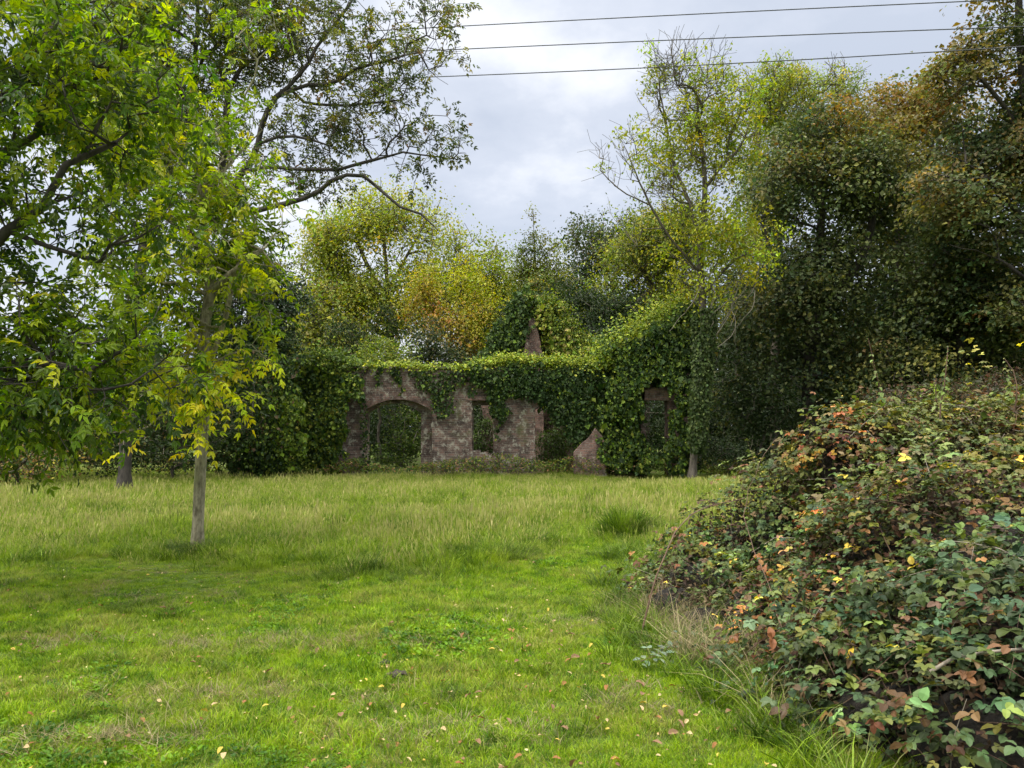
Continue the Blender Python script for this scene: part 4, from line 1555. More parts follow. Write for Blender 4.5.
    # reddish shrub behind the bramble tips
    bush('dogwood_bush', 'brownish red leaved shrub in shade beyond the bramble top, far right', 'bush',
         [lobe(945, 400, 22, 60, 20), lobe(1005, 398, 22, 50, 30), lobe(880, 402, 22, 26, 14)], 300, 22, .22, .10, make_colf([(.10,.06,.03), (.06,.04,.022), (.05,.06,.02), (.035,.045,.015)], [2, 2, 2, 2], 28, jit=.3), 28)
    bush('elder_bush', 'low shade-coloured undergrowth bush at the foot of the ivy-wrapped trunk', 'bush',
         [lobe(710, 458, 28, 34, 20), lobe(745, 452, 28.5, 24, 22)], 180, 26, .2, .09, make_colf(DK_, [3, 2, 1], 29), 29)  # leaf colours darkened to stand for shade at the wood's foot
    for (px, Yb, lab, sd) in ((800, 37, 'shade-coloured holly under the broad sycamore', 65), (870, 38, 'shade-coloured holly filling the gap between the two middle sycamore trunks', 66),
                              (945, 37, 'shade-coloured holly under the low sycamore boughs', 67), (1030, 36, 'shade-coloured holly at the right end of the wood', 68), (735, 38, 'shade-coloured holly behind the ivy-wrapped trunk', 69)):
        bush('holly_bush', lab, 'bush', [lobe(px, 425, Yb, 44, 44, 1.6), lobe(px + 22, 445, Yb, 36, 28, 1.4), lobe(px - 24, 445, Yb, 36, 28, 1.4)], 230, 40, .36, .14, make_colf(DK_, [4, 2, .5], sd), sd)  # leaves coloured near black in place of the shade under the trees
    # mottled bushes under the first sycamore, canopy shade put into their leaf colours
    bush('holly_bush', 'dull green, shade-coloured bush under the broad sycamore, right of the trunk', 'bush',
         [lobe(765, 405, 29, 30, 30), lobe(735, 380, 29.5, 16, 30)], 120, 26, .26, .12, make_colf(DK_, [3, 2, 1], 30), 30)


build_right_wood()


# ---------------------------------------------------------------- left side
def ash_leaf(mult, L, ll, lw, pairs, colf):
    def f(st, en, dr, r):
        n = len(st) * mult
        i = np.repeat(np.arange(len(st)), mult)
        t = r.uniform(.0, 1.05, n)[:, None]
        b = st[i] + (en[i] - st[i]) * t
        ax = dr[i] * .5 + r.normal(0, .7, (n, 3)) + np.array((0, 0, -.25))
        return pinnate_leaves(b, ax, L * np.exp(r.normal(0, .2, n)), lw, ll, pairs, colf, r)
    return f


ASH = [(0.155, .235, .014), (.23, .31, .016), (.085, .14, .014), (.35, .39, .022), (.042, .08, .014)]


def build_left():
    # --- far hedge line and trees on the left
    Y = 40
    for (px, py, rx, rz, lab, sd, pal) in ((40, 400, 80, 60, 'dim green hedge tree behind the hanging ash boughs, far left', 41, [GR_[0], GR_[1], BR_[2]]),
                                           (150, 400, 70, 60, 'shadowy hedge tree behind the young trunk', 42, [GR_[0], DK_[1], GR_[1]]),
                                           (325, 330, 42, 60, 'loose greenish brown tree left of the round yellow-green one', 43, [YG_[2], YG_[0], (.2, .19, .06)])):
        tree('hedge_tree', lab, 'tree', [[P(px, 476, Y), P(px + 4, 420, Y), P(px, py, Y)]],
             [lobe(px, py - rz * .2, Y, rx * .7, rz * .8, 2.4), lobe(px - rx * .5, py + 25, Y, rx * .6, rz * .7, 2.2), lobe(px + rx * .5, py + 25, Y, rx * .6, rz * .7, 2.2)],
             300, far_leaf(20, .5, .17, make_colf(pal, [2, 2, 1], sd)), .22, .012, per_twig=3, twig_len=.8, seed=sd, first=2)
    # dark broadleaf between ash and ruin (ivy covered stem)
    Y = 27.6
    tree('holly_tree', 'dark glossy ivy-smothered tree between the young ash and the ruin', 'tree',
         [[P(250, 478, Y), P(252, 400, Y), P(250, 320, Y), P(248, 270, Y)]],
         [lobe(240, 285, Y, 36, 44, 1.5), lobe(270, 300, Y, 32, 50, 1.5), lobe(222, 330, Y, 34, 50, 1.5), lobe(268, 360, Y, 34, 40, 1.5)],
         360, far_leaf(26, .22, .11, make_colf(DK_ + GR_[:1] + [(.02, .045, .02)], [3, 2, 1, 1, 3], 44)), .2, .01, per_twig=2, twig_len=.45, seed=44, first=4, leaf_mat_=M_GLOSS)
    bush('thicket_bush', 'dark ragged thicket behind the young trunk, brown stems at its foot', 'bush',
         [lobe(185, 430, 25, 60, 44), lobe(120, 440, 25.5, 50, 36), lobe(230, 400, 25, 40, 60), lobe(160, 395, 26, 60, 40)], 460, 26, .26, .10, make_colf(DK_ + [GR_[0], BR_[2]], [3, 2, 1, 1, .6], 45), 45)
    bush('thicket_bush', 'brownish yellow scrub at the far left edge of the meadow', 'bush',
         [lobe(20, 460, 22, 36, 26), lobe(-30, 455, 22, 40, 30), lobe(60, 452, 24, 40, 30)], 240, 24, .22, .09, make_colf(BR_ + [YG_[3], GR_[1], GR_[0]], [2, 1, 2, 1, 3, 3], 46), 46)
    bush('thicket_bush', 'dark green ivy thicket behind the scrub at the far left', 'bush',
         [lobe(40, 415, 26, 60, 50), lobe(-30, 410, 26, 60, 50), lobe(90, 420, 26, 40, 45)], 360, 26, .28, .10, make_colf(DK_ + [GR_[0]], [3, 2, 1, 2], 47), 47, mat=M_GLOSS)

    # --- big ash, base at 21 m
    Y = 21
    c0 = P(124, 487, Y)
    lines = [[(c0[0], Y, -.05), P(126, 440, Y), P(131, 350, Y), P(140, 270, Y), P(147, 238, Y), P(158, 215, Y)],
             [P(150, 232, Y), P(160, 190, Y), P(178, 140, Y), P(192, 105, Y), P(196, 40, Y), P(198, -40, Y)],
             [P(158, 215, Y), P(190, 218, Y), P(214, 200, Y), P(223, 160, Y), P(227, 110, Y), P(228, 92, Y)],
             [P(228, 92, Y), P(220, 70, Y), P(205, 50, Y), P(180, 20, Y)], [P(228, 92, Y), P(240, 68, Y), P(258, 55, Y), P(272, 45, Y), P(290, 10, Y), P(300, -40, Y)],
             [P(190, 222, Y), P(215, 212, Y - .4), P(240, 175, Y - .6), P(256, 150, Y - .6), P(266, 115, Y - .6), P(276, 97, Y - .6)],
             [P(276, 97, Y - .6), P(300, 87, Y - .6), P(335, 84, Y - .6), P(348, 74, Y - .7), P(372, 64, Y - .7), P(420, 52, Y - .7)],
             [P(276, 97, Y - .6), P(300, 75, Y - .6), P(318, 45, Y - .5), P(335, 22, Y - .5), P(352, 2, Y - .5), P(372, -30, Y)],
             [P(262, 140, Y - .6), P(290, 136, Y - .8), P(322, 143, Y - .9), P(345, 155, Y - .9)],
             [P(245, 167, Y - .6), P(290, 168, Y - .9), P(330, 170, Y - 1), P(375, 160, Y - 1), P(410, 152, Y - 1), P(445, 158, Y - 1), P(470, 160, Y - 1)],
             [P(200, 222, Y - .4), P(253, 211, Y - .8), P(290, 202, Y - 1), P(317, 193, Y - 1), P(332, 180, Y - 1), P(348, 174, Y - 1), P(364, 176, Y - 1), P(382, 192, Y - 1.1), P(400, 207, Y - 1.1)],
             [P(400, 205, Y - 1.1), P(420, 214, Y - 1.1), P(438, 230, Y - 1.1)], [P(290, 100, Y), P(340, 105, Y - .4), P(400, 100, Y - .5)]]
    rads = [(.14, .12), (.10, .04), (.11, .085), (.05, .02), (.06, .03), (.09, .07), (.05, .015), (.055, .025), (.04, .015), (.045, .01), (.085, .035), (.03, .01), (.035, .01)]
    cf = make_colf([(.10, .15, .03), (.16, .21, .035), (.25, .27, .04), (.06, .10, .025), (.22, .16, .05)], [3, 3, 2, 2, .5], 48,
                   tint=([(.38, .40, .035), (.28, .33, .03)], [1, 1]), tw=.95)
    lob = [lobe(190, 40, Y, 60, 70, 1.8), lobe(260, 30, Y, 50, 60, 1.6), lobe(330, 40, Y - .5, 50, 50, 1.4, .8), lobe(395, 60, Y - .7, 44, 50, 1.2, .7), lobe(360, 120, Y - .8, 60, 40, 1.2, 1.2), lobe(425, 145, Y - 1, 40, 36, .9, 1.1), lobe(440, 40, Y - .7, 24, 40, .8, 1.2),
           lobe(300, 150, Y - .8, 50, 40, 1.2, .8), lobe(120, 110, Y, 70, 80, 2.2), lobe(200, 160, Y, 50, 60, 1.6), lobe(100, 10, Y, 80, 70, 2.2), lobe(415, 20, Y, 30, 40, 1), lobe(220, 250, Y, 46, 40, 1.4, .8), lobe(340, 185, Y - 1, 60, 14, .8, .3)]

    def lfc(st, en, dr, r):
        x = P(260, 0, Y)[0]
        dens = np.clip(.95 - (st[:, 0] - x) / 8.0, .62, 1) * (sn(st, 1.4, 49) > -.75)
        keep = r.uniform(0, 1, len(st)) < dens
        V, F, C = ash_leaf(4, .27, .105, .046, 3, cf)(st[keep], en[keep], dr[keep], r)
        C[V[:, 0] > x + .8 * sn(V, .8, 53)] *= np.array((.62, .56, .7))     # darker, more olive leaves on the outer limbs
        return V, F, C
    tree('big_ash_tree', 'large ash with long dark limbs spreading across the top left sky', 'tree', lines, lob, 1150, lfc, .16, .0055, per_twig=3, twig_len=.5, seed=48, first=14, k=7, leaf_mat_=M_ASH, rads=rads, bow=.1, step=.3, wob=.05, bark=M_BARK_DARK, split=False)

    # --- the young ash on the lawn
    Y = 10.08
    b0 = P(197, 553, Y)
    lines = [[(b0[0], Y, -.03), P(197, 552, Y), P(199, 500, Y), P(202, 440, Y), P(205, 395, Y), P(203, 340, Y), P(211, 280, Y), P(203, 215, Y), P(196, 150, Y), P(194, 100, Y)],
             [P(207, 345, Y), P(190, 320, Y - .2), P(165, 290, Y - .3)], [P(209, 300, Y), P(235, 270, Y - .2), P(262, 250, Y - .2)], [P(211, 260, Y), P(170, 220, Y + .2), P(130, 190, Y + .3)],
             [P(209, 190, Y), P(240, 150, Y), P(262, 130, Y)]]
    rads = [(.066, .012), (.025, .01), (.025, .01), (.03, .01), (.02, .01)]
    lob = [lobe(175, 250, Y, 80, 60, 1.1), lobe(240, 270, Y, 50, 50, .8), lobe(195, 360, Y, 34, 44, .6, 1.6), lobe(160, 170, Y, 80, 60, 1.1), lobe(215, 150, Y, 60, 60, .9, .6), lobe(150, 320, Y, 60, 40, .8), lobe(268, 330, Y, 24, 44, .5, 1.2),
           lobe(120, 110, Y, 60, 60, .9), lobe(262, 30, Y, 34, 34, .6, .8), lobe(262, 85, Y, 22, 30, .5, .6), lobe(120, 400, Y - .3, 50, 40, .6, .8), lobe(110, 300, Y, 60, 60, .7, .3), lobe(245, 210, Y, 50, 40, .7), lobe(205, 395, Y - .15, 30, 36, .35, 4.0), lobe(205, 340, Y - .2, 40, 40, .4, 2.0)]
    cf0 = make_colf(ASH, [3, 3, 2, 1.4, 2], 50, tint=([(.46, .48, .025), (.36, .42, .025)], [1, 1]), tw=.6, tfreq=1.2)
    cfb = make_colf([(.62, .58, .03), (.50, .54, .03), (.34, .44, .02)], [2, 3, 1.5], 50)

    def cf(pos):
        c = cf0(pos)
        m = (pos[:, 2] < 2.5) & (pos[:, 0] > -4.6) & (rng.uniform(0, 1, len(pos)) < .8)
        c[m] = cfb(pos[m])      # yellower leaves round the lowest twigs
        return c
    root, sk = tree('young_ash_tree', 'slim young ash standing alone on the grass, pale speckled trunk', 'tree', lines, lob, 440,
                    ash_leaf(3, .19, .085, .036, 3, cf), .070, .0032, bark=M_BARK_PALE, per_twig=2, twig_len=.32, seed=50, first=18, k=10, leaf_mat_=M_ASH, rads=rads, flare=.35, step=.22, wob=.02, split=False)

    # --- near boughs from a tree just out of frame on the left
    Y = 7.0
    tx = -6.3
    lines = [[(tx, 6.8, -.05), (tx + .02, 6.8, 1.5), (tx + .1, 6.85, 3.2), (tx + .12, 6.9, 5.5), (tx + .1, 6.9, 7.2)],
             [(tx + .1, 6.85, 2.4), P(-60, 300, Y), P(0, 236, Y), P(45, 245, Y), P(100, 262, Y + .2)],
             [(tx + .1, 6.85, 3.1), P(-40, 190, Y), P(0, 150, Y), P(40, 130, Y), P(62, 75, Y + .1), P(85, 60, Y + .1)],
             [P(0, 236, Y), P(30, 225, Y), P(62, 170, Y - .1), P(115, 143, Y)], [(tx + .1, 6.85, 3.6), P(-40, 120, Y), P(0, 100, Y), P(30, 70, Y), P(60, 15, Y)],
             [(tx + .1, 6.85, 2.1), P(-40, 370, Y - .2), P(30, 362, Y - .2), P(90, 370, Y - .2)], [(tx + .1, 6.85, 4.5), P(-40, 30, Y), P(20, 0, Y), P(80, -30, Y)]]
    rads = [(.16, .08), (.034, .012), (.032, .01), (.02, .008), (.028, .01), (.028, .01), (.03, .012)]
    lob = [lobe(30, 40, Y, 80, 50, .9), lobe(110, 30, Y, 70, 40, .8, .8), lobe(60, 120, Y, 70, 50, .8), lobe(40, 200, Y, 60, 40, .7, .7), lobe(60, 280, Y, 70, 20, .5, .3), lobe(20, 330, Y, 60, 50, .7), lobe(80, 370, Y, 70, 46, .7, 1.3),
           lobe(20, 420, Y, 60, 34, .6), lobe(150, 90, Y, 50, 50, .7, .6), lobe(-80, 200, Y, 80, 200, 1.0), lobe(130, 430, Y, 18, 16, .3, 1.2), lobe(115, 320, Y, 45, 40, .5), lobe(50, 400, Y, 90, 40, .6, 1.3), lobe(160, 370, Y, 30, 40, .4), lobe(130, 230, Y + .3, 60, 40, .5, .7), lobe(30, 425, Y, 50, 18, .4, 1.3)]
    cf = make_colf(ASH, [3, 2.4, 3, .8, 2.6], 52, tint=([(.36, .42, .035), (.28, .36, .03)], [1, 1]), tw=.9, tfreq=1.3)
    tree('overhanging_ash_tree', 'ash whose dark boughs hang into the picture from the left edge', 'tree', lines, lob, 600,
         ash_leaf(3, .18, .078, .033, 3, cf), .16, .003, bark=M_BARK_DARK, per_twig=2, twig_len=.26, seed=52, first=6, k=7, leaf_mat_=M_ASH, rads=rads, step=.18, wob=.02, split=False)


build_left()


def build_far_wood():
    """distant mass that closes the horizon"""
    r = np.random.default_rng(60)
    n = 60000
    x = r.uniform(-75, 75, n)
    y = r.uniform(58, 72, n)
    h = 5.5 + 2.0 * sn(np.stack([x, x * 0, x * 0], 1), .22, 81) + 1.0 * sn(np.stack([x, x * 0, x * 0], 1), .9, 82) + 4.0 * (x > 6)
    z = h * r.uniform(0, 1, n) ** .7
    pos = np.stack([x, y, z], 1)
    N = norm(np.array((0, -.5, .8)) + r.normal(0, .7, (n, 3)))
    T = norm(np.cross(N, r.normal(0, 1, (n, 3))))
    cf = make_colf(DK_ + GR_, [3, 3, 2, 1, 1, 1], 61)
    V, F, C = leaf_quads(pos, T, N, .5 * np.exp(r.normal(0, .3, n)), .4, cf(pos))
    o = mesh_np('distant_woodland', V, F, M_LEAF, None, C)
    tag(o, 'dark distant belt of trees closing the horizon behind everything', 'woodland', kind='stuff')
    # nettles and weeds along the foot of the wall
    n = 9000
    x = r.uniform(-14, 8, n)
    y = 27.5 + r.normal(0, .28, n)
    h = .35 + .25 * sn(np.stack([x, x * 0, x * 0], 1), 1.7, 83)
    z = np.clip(h, .08, 1) * r.uniform(0, 1, n) + .05
    keep = (x < P(364, 0, 28)[0] + .2) | (x > P(430, 0, 28)[0]) | (z < .3)
    pos = np.stack([x, y, z], 1)[keep]
    n = len(pos)
    N = norm(np.array((0, -.5, .7)) + r.normal(0, .6, (n, 3)))
    T = norm(np.cross(N, r.normal(0, 1, (n, 3))))
    cf = make_colf(GR_ + [BR_[0], BR_[1], YG_[2]], [2, 3, 3, 1, 1, 2], 62)
    V, F, C = leaf_quads(pos, T, N, .09 * np.exp(r.normal(0, .3, n)), .05, cf(pos))
    o = mesh_np('wall_foot_weeds', V, F, M_LEAF, None, C)
    tag(o, 'nettles and brown weeds growing along the foot of the ruin', 'weeds', kind='stuff')


build_far_wood()


# =================================================================== BRAMBLE
# lobes of the mound: pixel of the top, distance, radius
BL = [(846, 416, 7.3, .36), (868, 410, 7.5, .5), (905, 412, 7.8, .75), (960, 414, 7.6, 1.1), (1020, 408, 7.6, 1.2), (1100, 406, 7.2, 1.3), (1200, 396, 6.8, 1.5),
      (800, 470, 7.8, .75), (738, 507, 8.0, .65), (694, 545, 7.6, .5), (858, 440, 7.6, .6),
      (915, 470, 6.0, 1.0), (1000, 456, 5.6, 1.2), (836, 522, 6.3, .85), (765, 560, 6.5, .65), (705, 588, 6.6, .45),
      (965, 560, 4.8, .85), (885, 600, 4.9, .75), (1050, 540, 4.4, 1.0), (838, 658, 4.7, .45), (770, 618, 5.7, .5), (900, 640, 4.2, .6), (1000, 640, 3.8, .7), (1120, 560, 3.9, 1.0),
      (738, 640, 5.5, .32), (694, 608, 6.3, .35), (800, 690, 4.6, .34), (862, 715, 4.05, .38), (672, 575, 7.0, .35),
      (960, 418, 9.5, 1.1), (1030, 414, 9.5, 1.5), (1130, 404, 9.5, 1.8)]


def bramble_surface(n, r, shrink=1.0, inner=0.0):
    lob = []
    for (px, py, Y, rad) in BL:
        t = P(px, py, Y)
        lob.append((t[0], t[1], t[2] - rad, rad))
    lob = np.array(lob)
    w = lob[:, 3] * (lob[:, 3] + np.maximum(lob[:, 2], 0))
    out, outn, tot = [], [], 0
    while tot < n:
        m = n * 2
        i = r.choice(len(lob), m, p=w / w.sum())
        c = lob[i, :3]
        rad = lob[i, 3] * shrink
        d = norm(r.normal(0, 1, (m, 3)))
        low = d[:, 2] < 0
        p = c + d * rad[:, None]
        # below the centre the lobe runs straight down to the ground
        dd = d.copy()
        dd[low, 2] = 0
        dd = norm(dd)
        q = c + dd * rad[:, None]
        q[low, 2] = c[low, 2] * r.uniform(0, 1, m)[low]
        p = np.where(low[:, None], q, p)
        lump = 1 + .0 * rad
        p = p + dd * (.15 * sn(p, 2.3, 93) + .08 * sn(p, 6.0, 94))[:, None] * shrink
        if inner:
            p = p - dd * (np.abs(r.normal(0, inner, m)))[:, None]
        ok = p[:, 2] > 0.03
        # drop what lies deep inside another lobe
        for (lx, ly, lz, lr) in lob:
            v = p - np.array((lx, ly, lz))
            v[:, 2] = np.where(v[:, 2] < 0, 0, v[:, 2])
            ok &= np.linalg.norm(v, axis=1) > lr * shrink * .80 - inner
        out.append(p[ok])
        outn.append(dd[ok])
        tot += ok.sum()
    return np.concatenate(out)[:n], np.concatenate(outn)[:n]


def build_bramble():
    r = np.random.default_rng(90)
    root = empty('bramble_thicket', (3.2, 6.2, 0))
    tag(root, 'big sprawling bramble mound with green, yellow and rusty leaves at the right edge', 'bramble')
    # living leaves: three to five leaflets
    n = 60000
    pos, nr = bramble_surface(n, r, 1.0, .10)
    # two thirds of the leaves sit in sprays that stand off the surface, the rest further in
    nc = 2800
    cp, cn_ = bramble_surface(nc, r, 1.0, .02)
    cp = cp + cn_ * (r.gamma(1.6, .035, nc))[:, None]
    pick = r.integers(0, nc, int(n * .68))
    pos[:len(pick)] = cp[pick] + r.normal(0, 1, (len(pick), 3)) * np.array((.085, .085, .055)) * r.uniform(.6, 1.5, nc)[pick][:, None]
    nr[:len(pick)] = cn_[pick]
    pos[len(pick):] -= nr[len(pick):] * r.uniform(.0, .16, (n - len(pick), 1))
    spray = np.ones((n, 3))
    spray[:len(pick)] = clump_tint(nc, r, .28)[pick]
    pos[:, 2] = np.maximum(pos[:, 2], .02)
    up = norm(nr * .7 + np.array((0, 0, .9)) + r.normal(0, .32, (n, 3)))
    ax = norm(np.cross(up, r.normal(0, 1, (n, 3))) + nr * .5 + np.array((0, 0, -.25)))
    GB = [(.06, .095, .025), (.09, .125, .028), (.035, .06, .017), (.13, .16, .035), (.08, .12, .05)]
    k1 = sn(pos, .9, 95) + r.normal(0, .5, n)
    k2 = sn(pos, 2.1, 96) + r.normal(0, .4, n)
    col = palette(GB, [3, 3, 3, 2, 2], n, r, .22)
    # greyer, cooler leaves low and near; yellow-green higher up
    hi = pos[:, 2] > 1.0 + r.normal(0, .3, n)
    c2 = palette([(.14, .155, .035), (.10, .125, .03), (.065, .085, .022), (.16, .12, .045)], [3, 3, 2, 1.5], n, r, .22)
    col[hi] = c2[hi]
    m = (k2 > 1.15) & (r.uniform(0, 1, n) < .6)
    col[m] = palette([(.42, .17, .05), (.45, .30, .06), (.30, .10, .045), (.22, .09, .05)], [2, 2, 1.5, 1.5], int(m.sum()), r, .2)
    m = (k1 > .7) & (r.uniform(0, 1, n) < .6)
    col[m] = palette([(.095, .052, .026), (.13, .07, .032), (.065, .038, .02), (.2, .10, .035)], [3, 2, 2, 1], int(m.sum()), r, .25)
    m = r.uniform(0, 1, n) < .012
    col[m] = (.55, .42, .06)
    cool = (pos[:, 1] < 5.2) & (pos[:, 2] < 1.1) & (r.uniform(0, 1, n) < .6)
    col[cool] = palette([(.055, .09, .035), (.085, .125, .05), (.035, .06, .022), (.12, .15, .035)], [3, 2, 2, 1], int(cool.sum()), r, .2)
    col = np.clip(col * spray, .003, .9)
    parts = []
    L = .031 * np.exp(np.clip(r.normal(0, .3, n), -.7, .42)) * (1 + .3 * np.clip((5.4 - pos[:, 1]) / 1.5, 0, 1) * r.uniform(.2, 1.2, n))
    side = norm(np.cross(up, ax))
    for (da, dside, off, sc) in ((1, 0, .55, 1.1), (.3, .95, .35, .9), (.3, -.95, .35, .9)):
        T = norm(ax * da + side * dside + r.normal(0, .12, (n, 3)) + np.array((0, 0, -.1)))
        b = pos + ax * (L * off)[:, None] * (1 if dside == 0 else .6)
        N2 = norm(up + r.normal(0, .22, (n, 3)))
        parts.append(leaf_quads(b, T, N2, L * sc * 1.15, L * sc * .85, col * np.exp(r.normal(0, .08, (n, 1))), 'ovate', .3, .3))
    sel = r.uniform(0, 1, n) < .35     # five-part leaves
    for s in (-1, 1):
        T = norm(-ax * .35 + side * s * .9 + r.normal(0, .12, (n, 3)))[sel]
        parts.append(leaf_quads(pos[sel] + (ax * (L * .15)[:, None])[sel], T, up[sel], (L * .8)[sel], (L * .6)[sel], col[sel], 'ovate', .3, .3))
    V, F, C = join_parts(parts)
    mesh_np('leaves', V, F, M_BRAMBLE, root, C)
    # shoots that arch out of the mound, leaves along them
    ns = 900
    sp, sd = bramble_surface(ns, r, .99, .03)
    tubes, bp_, bn_, ba_ = [], [], [], []
    for p, d in zip(sp, sd):
        t = norm(d * .8 + np.array((0, 0, .55)) + r.normal(0, .45, 3))
        Ls = r.uniform(.10, .34)
        e = p + t * Ls + np.array((0, 0, -.10 * Ls))
        q = [p - d * .1, p + t * Ls * .5 + np.array((0, 0, .05 * Ls)), e]
        tubes.append(_tube(q, .0022, r, 4, .003))
        for f in np.linspace(.35, 1, 5):
            bp_.append(p + (e - p) * f)
            ba_.append(norm(t * .5 + r.normal(0, .7, 3)))
            bn_.append(norm(np.array((0, 0, 1.0)) + r.normal(0, .35, 3)))
    V, F, _ = join_parts(tubes)
    mesh_np('shoots', V, F, M_CANE, root, smooth=True)['kind'] = 'stuff'
    bp_, bn_, ba_ = np.array(bp_), np.array(bn_), np.array(ba_)
    cs = palette([(.12, .15, .03), (.09, .12, .035), (.16, .11, .045), (.18, .08, .035), (.22, .21, .04)], [3, 3, 2, 1, 1], len(bp_), r)
    Lq = .036 * np.exp(r.normal(0, .25, len(bp_)))
    sdx = norm(np.cross(bn_, ba_))
    parts = []
    for (da, dside) in ((1, 0), (.25, 1), (.25, -1)):
        parts.append(leaf_quads(bp_ + ba_ * (Lq * .4)[:, None], norm(ba_ * da + sdx * dside), bn_, Lq * 1.15, Lq * .8, cs, 'ovate', .3, .3))
    V, F, C = join_parts(parts)
    mesh_np('shoot_leaves', V, F, M_BRAMBLE, root, C)
    # shrivelled brown leaves further in
    n = 60000
    pos, nr = bramble_surface(n, r, .93, .16)
    N = norm(r.normal(0, 1, (n, 3)) + np.array((0, 0, .5)))
    T = norm(np.cross(N, r.normal(0, 1, (n, 3))))
    col = palette([(.07, .045, .028), (.045, .03, .02), (.12, .08, .045), (.04, .05, .018), (.19, .14, .08)], [3, 3, 1.5, 3, 1], n, r, .25)
    V, F, C = leaf_quads(pos, T, N, .038 * np.exp(r.normal(0, .3, n)), .03, col, 'lance', .5, .6)
    mesh_np('dead_leaves', V, F, M_LITTER, root, C)
    # tangle of canes
    tubes = []
    pos, nr = bramble_surface(700, r, .98, .05)
    for p, d in zip(pos, nr):
        t = norm(np.cross(d, r.normal(0, 1, 3)) + np.array((0, 0, .15)))
        L = r.uniform(.3, .9)
        a = p - t * L * .5 - d * .12
        b = p + t * L * .5 - d * .10
        mdl = p + d * r.uniform(0, .06)
        tubes.append(_tube([a, mdl, b], r.uniform(.0022, .0042), r, 4, .006))
    V, F, _ = join_parts(tubes)
    mesh_np('cane_tangle', V, F, M_CANE, root, smooth=True)['kind'] = 'stuff'
    tubes = []
    pos, nr = bramble_surface(420, r, 1.0, .03)
    for p, d in zip(pos, nr):
        t = norm(np.cross(d, r.normal(0, 1, 3)) + d * .3)
        L = r.uniform(.2, .6)
        tubes.append(_tube([p - t * L * .5 - d * .05, p + d * .05, p + t * L * .5 + d * .03], r.uniform(.0018, .0035), r, 4, .006))
    V, F, _ = join_parts(tubes)
    mesh_np('twig_tangle', V, F, M_DEADWOOD, root, smooth=True)['kind'] = 'stuff'
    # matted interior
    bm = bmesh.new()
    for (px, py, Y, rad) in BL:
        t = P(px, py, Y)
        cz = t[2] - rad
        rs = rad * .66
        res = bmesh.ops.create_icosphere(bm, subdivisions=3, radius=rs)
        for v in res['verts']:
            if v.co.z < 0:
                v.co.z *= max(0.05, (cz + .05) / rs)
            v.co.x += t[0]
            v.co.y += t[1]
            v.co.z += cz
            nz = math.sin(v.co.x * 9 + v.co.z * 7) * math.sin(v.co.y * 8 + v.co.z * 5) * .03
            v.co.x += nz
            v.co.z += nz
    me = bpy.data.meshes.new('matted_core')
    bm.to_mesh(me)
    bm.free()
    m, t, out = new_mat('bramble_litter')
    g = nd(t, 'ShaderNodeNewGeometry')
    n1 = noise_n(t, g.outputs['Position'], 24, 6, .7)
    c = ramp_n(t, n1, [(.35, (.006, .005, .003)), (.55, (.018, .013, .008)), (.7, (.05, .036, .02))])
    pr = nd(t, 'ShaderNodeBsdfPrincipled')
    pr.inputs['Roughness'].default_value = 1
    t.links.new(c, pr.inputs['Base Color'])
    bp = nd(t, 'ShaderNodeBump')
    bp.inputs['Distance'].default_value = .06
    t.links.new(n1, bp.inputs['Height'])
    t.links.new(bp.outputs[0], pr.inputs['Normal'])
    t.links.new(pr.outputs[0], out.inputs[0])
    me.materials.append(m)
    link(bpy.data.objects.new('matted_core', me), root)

    # upright weed stems that poke out of the top
    def weed(base, topp, label, seed):
        r = np.random.default_rng(seed)
        b, t = np.array(base), np.array(topp)
        root = empty('weed_stalk', tuple(b))
        tag(root, label, 'weed', 'weed stalks rising from the brambles')
        V, F = _tube([b, (b + t) / 2 + r.normal(0, .02, 3), t], .0075, r, 5, .004)
        mesh_np('stem', V, F, M_CANE, root, smooth=True)
        H = np.linalg.norm(t - b)
        parts = []
        n = 26
        f = np.repeat(np.linspace(.25, 1, n // 2), 2)
        pp = b + (t - b) * f[:, None]
        a = np.arange(n) * 1.57 + np.repeat(r.uniform(0, 6, n // 2), 2)
        d = np.stack([np.cos(a), np.sin(a), -0.55 * np.ones(n)], 1)
        d[1::2, :2] *= -1
        L = .066 * (1.25 - f) * r.uniform(.5, 1.3, n) * (r.uniform(0, 1, n) < .8)
        col = palette([(.16, .22, .055), (.24, .26, .09), (.11, .15, .05)], [2, 2, 1], n, r)
        parts.append(leaf_quads(pp, d, norm(d * (.9, .9, 0) + np.array((0, -.5, .6)) + r.normal(0, .3, (n, 3))), L, L * .6, col, 'ovate', .3, .5))
        V, F, C = join_parts(parts)
        mesh_np('leaves', V, F, M_LEAF, root, C)
    weed(P(888, 425, 7.2), P(868, 338, 7.1), 'tall leaning weed stalk on the left of the bramble crest', 1)
    weed(P(940, 418, 7.0), P(948, 346, 7.0), 'straight weed stalk with paired leaves mid crest of the bramble', 2)
    weed(P(1014, 412, 6.8), P(1004, 358, 6.8), 'pale green leafy weed stalk at the right end of the bramble crest', 3)
    weed(P(938, 415, 7.3), P(935, 380, 7.3), 'short budding weed stalk just left of the straight one', 4)
    # long arching cane on the left of the mound
    o = mesh_np('bramble_cane', *_tube([P(640, 640, 6.0), P(648, 605, 6.0), P(662, 560, 6.1), P(684, 522, 6.3), P(708, 506, 6.6), P(745, 498, 7.0)], .007, r, 6, .006), M_CANE, smooth=True)
    tag(o, 'long bare bramble cane arching down to the grass left of the mound', 'bramble cane')
    o = mesh_np('bramble_cane', *_tube([P(790, 665, 5.2), P(770, 590, 5.9), P(745, 520, 6.4), P(756, 470, 6.6), P(775, 440, 6.7)], .0045, r, 5, .01), M_CANE, smooth=True)
    tag(o, 'thin upright bramble cane sticking out of the left flank of the mound', 'bramble cane')
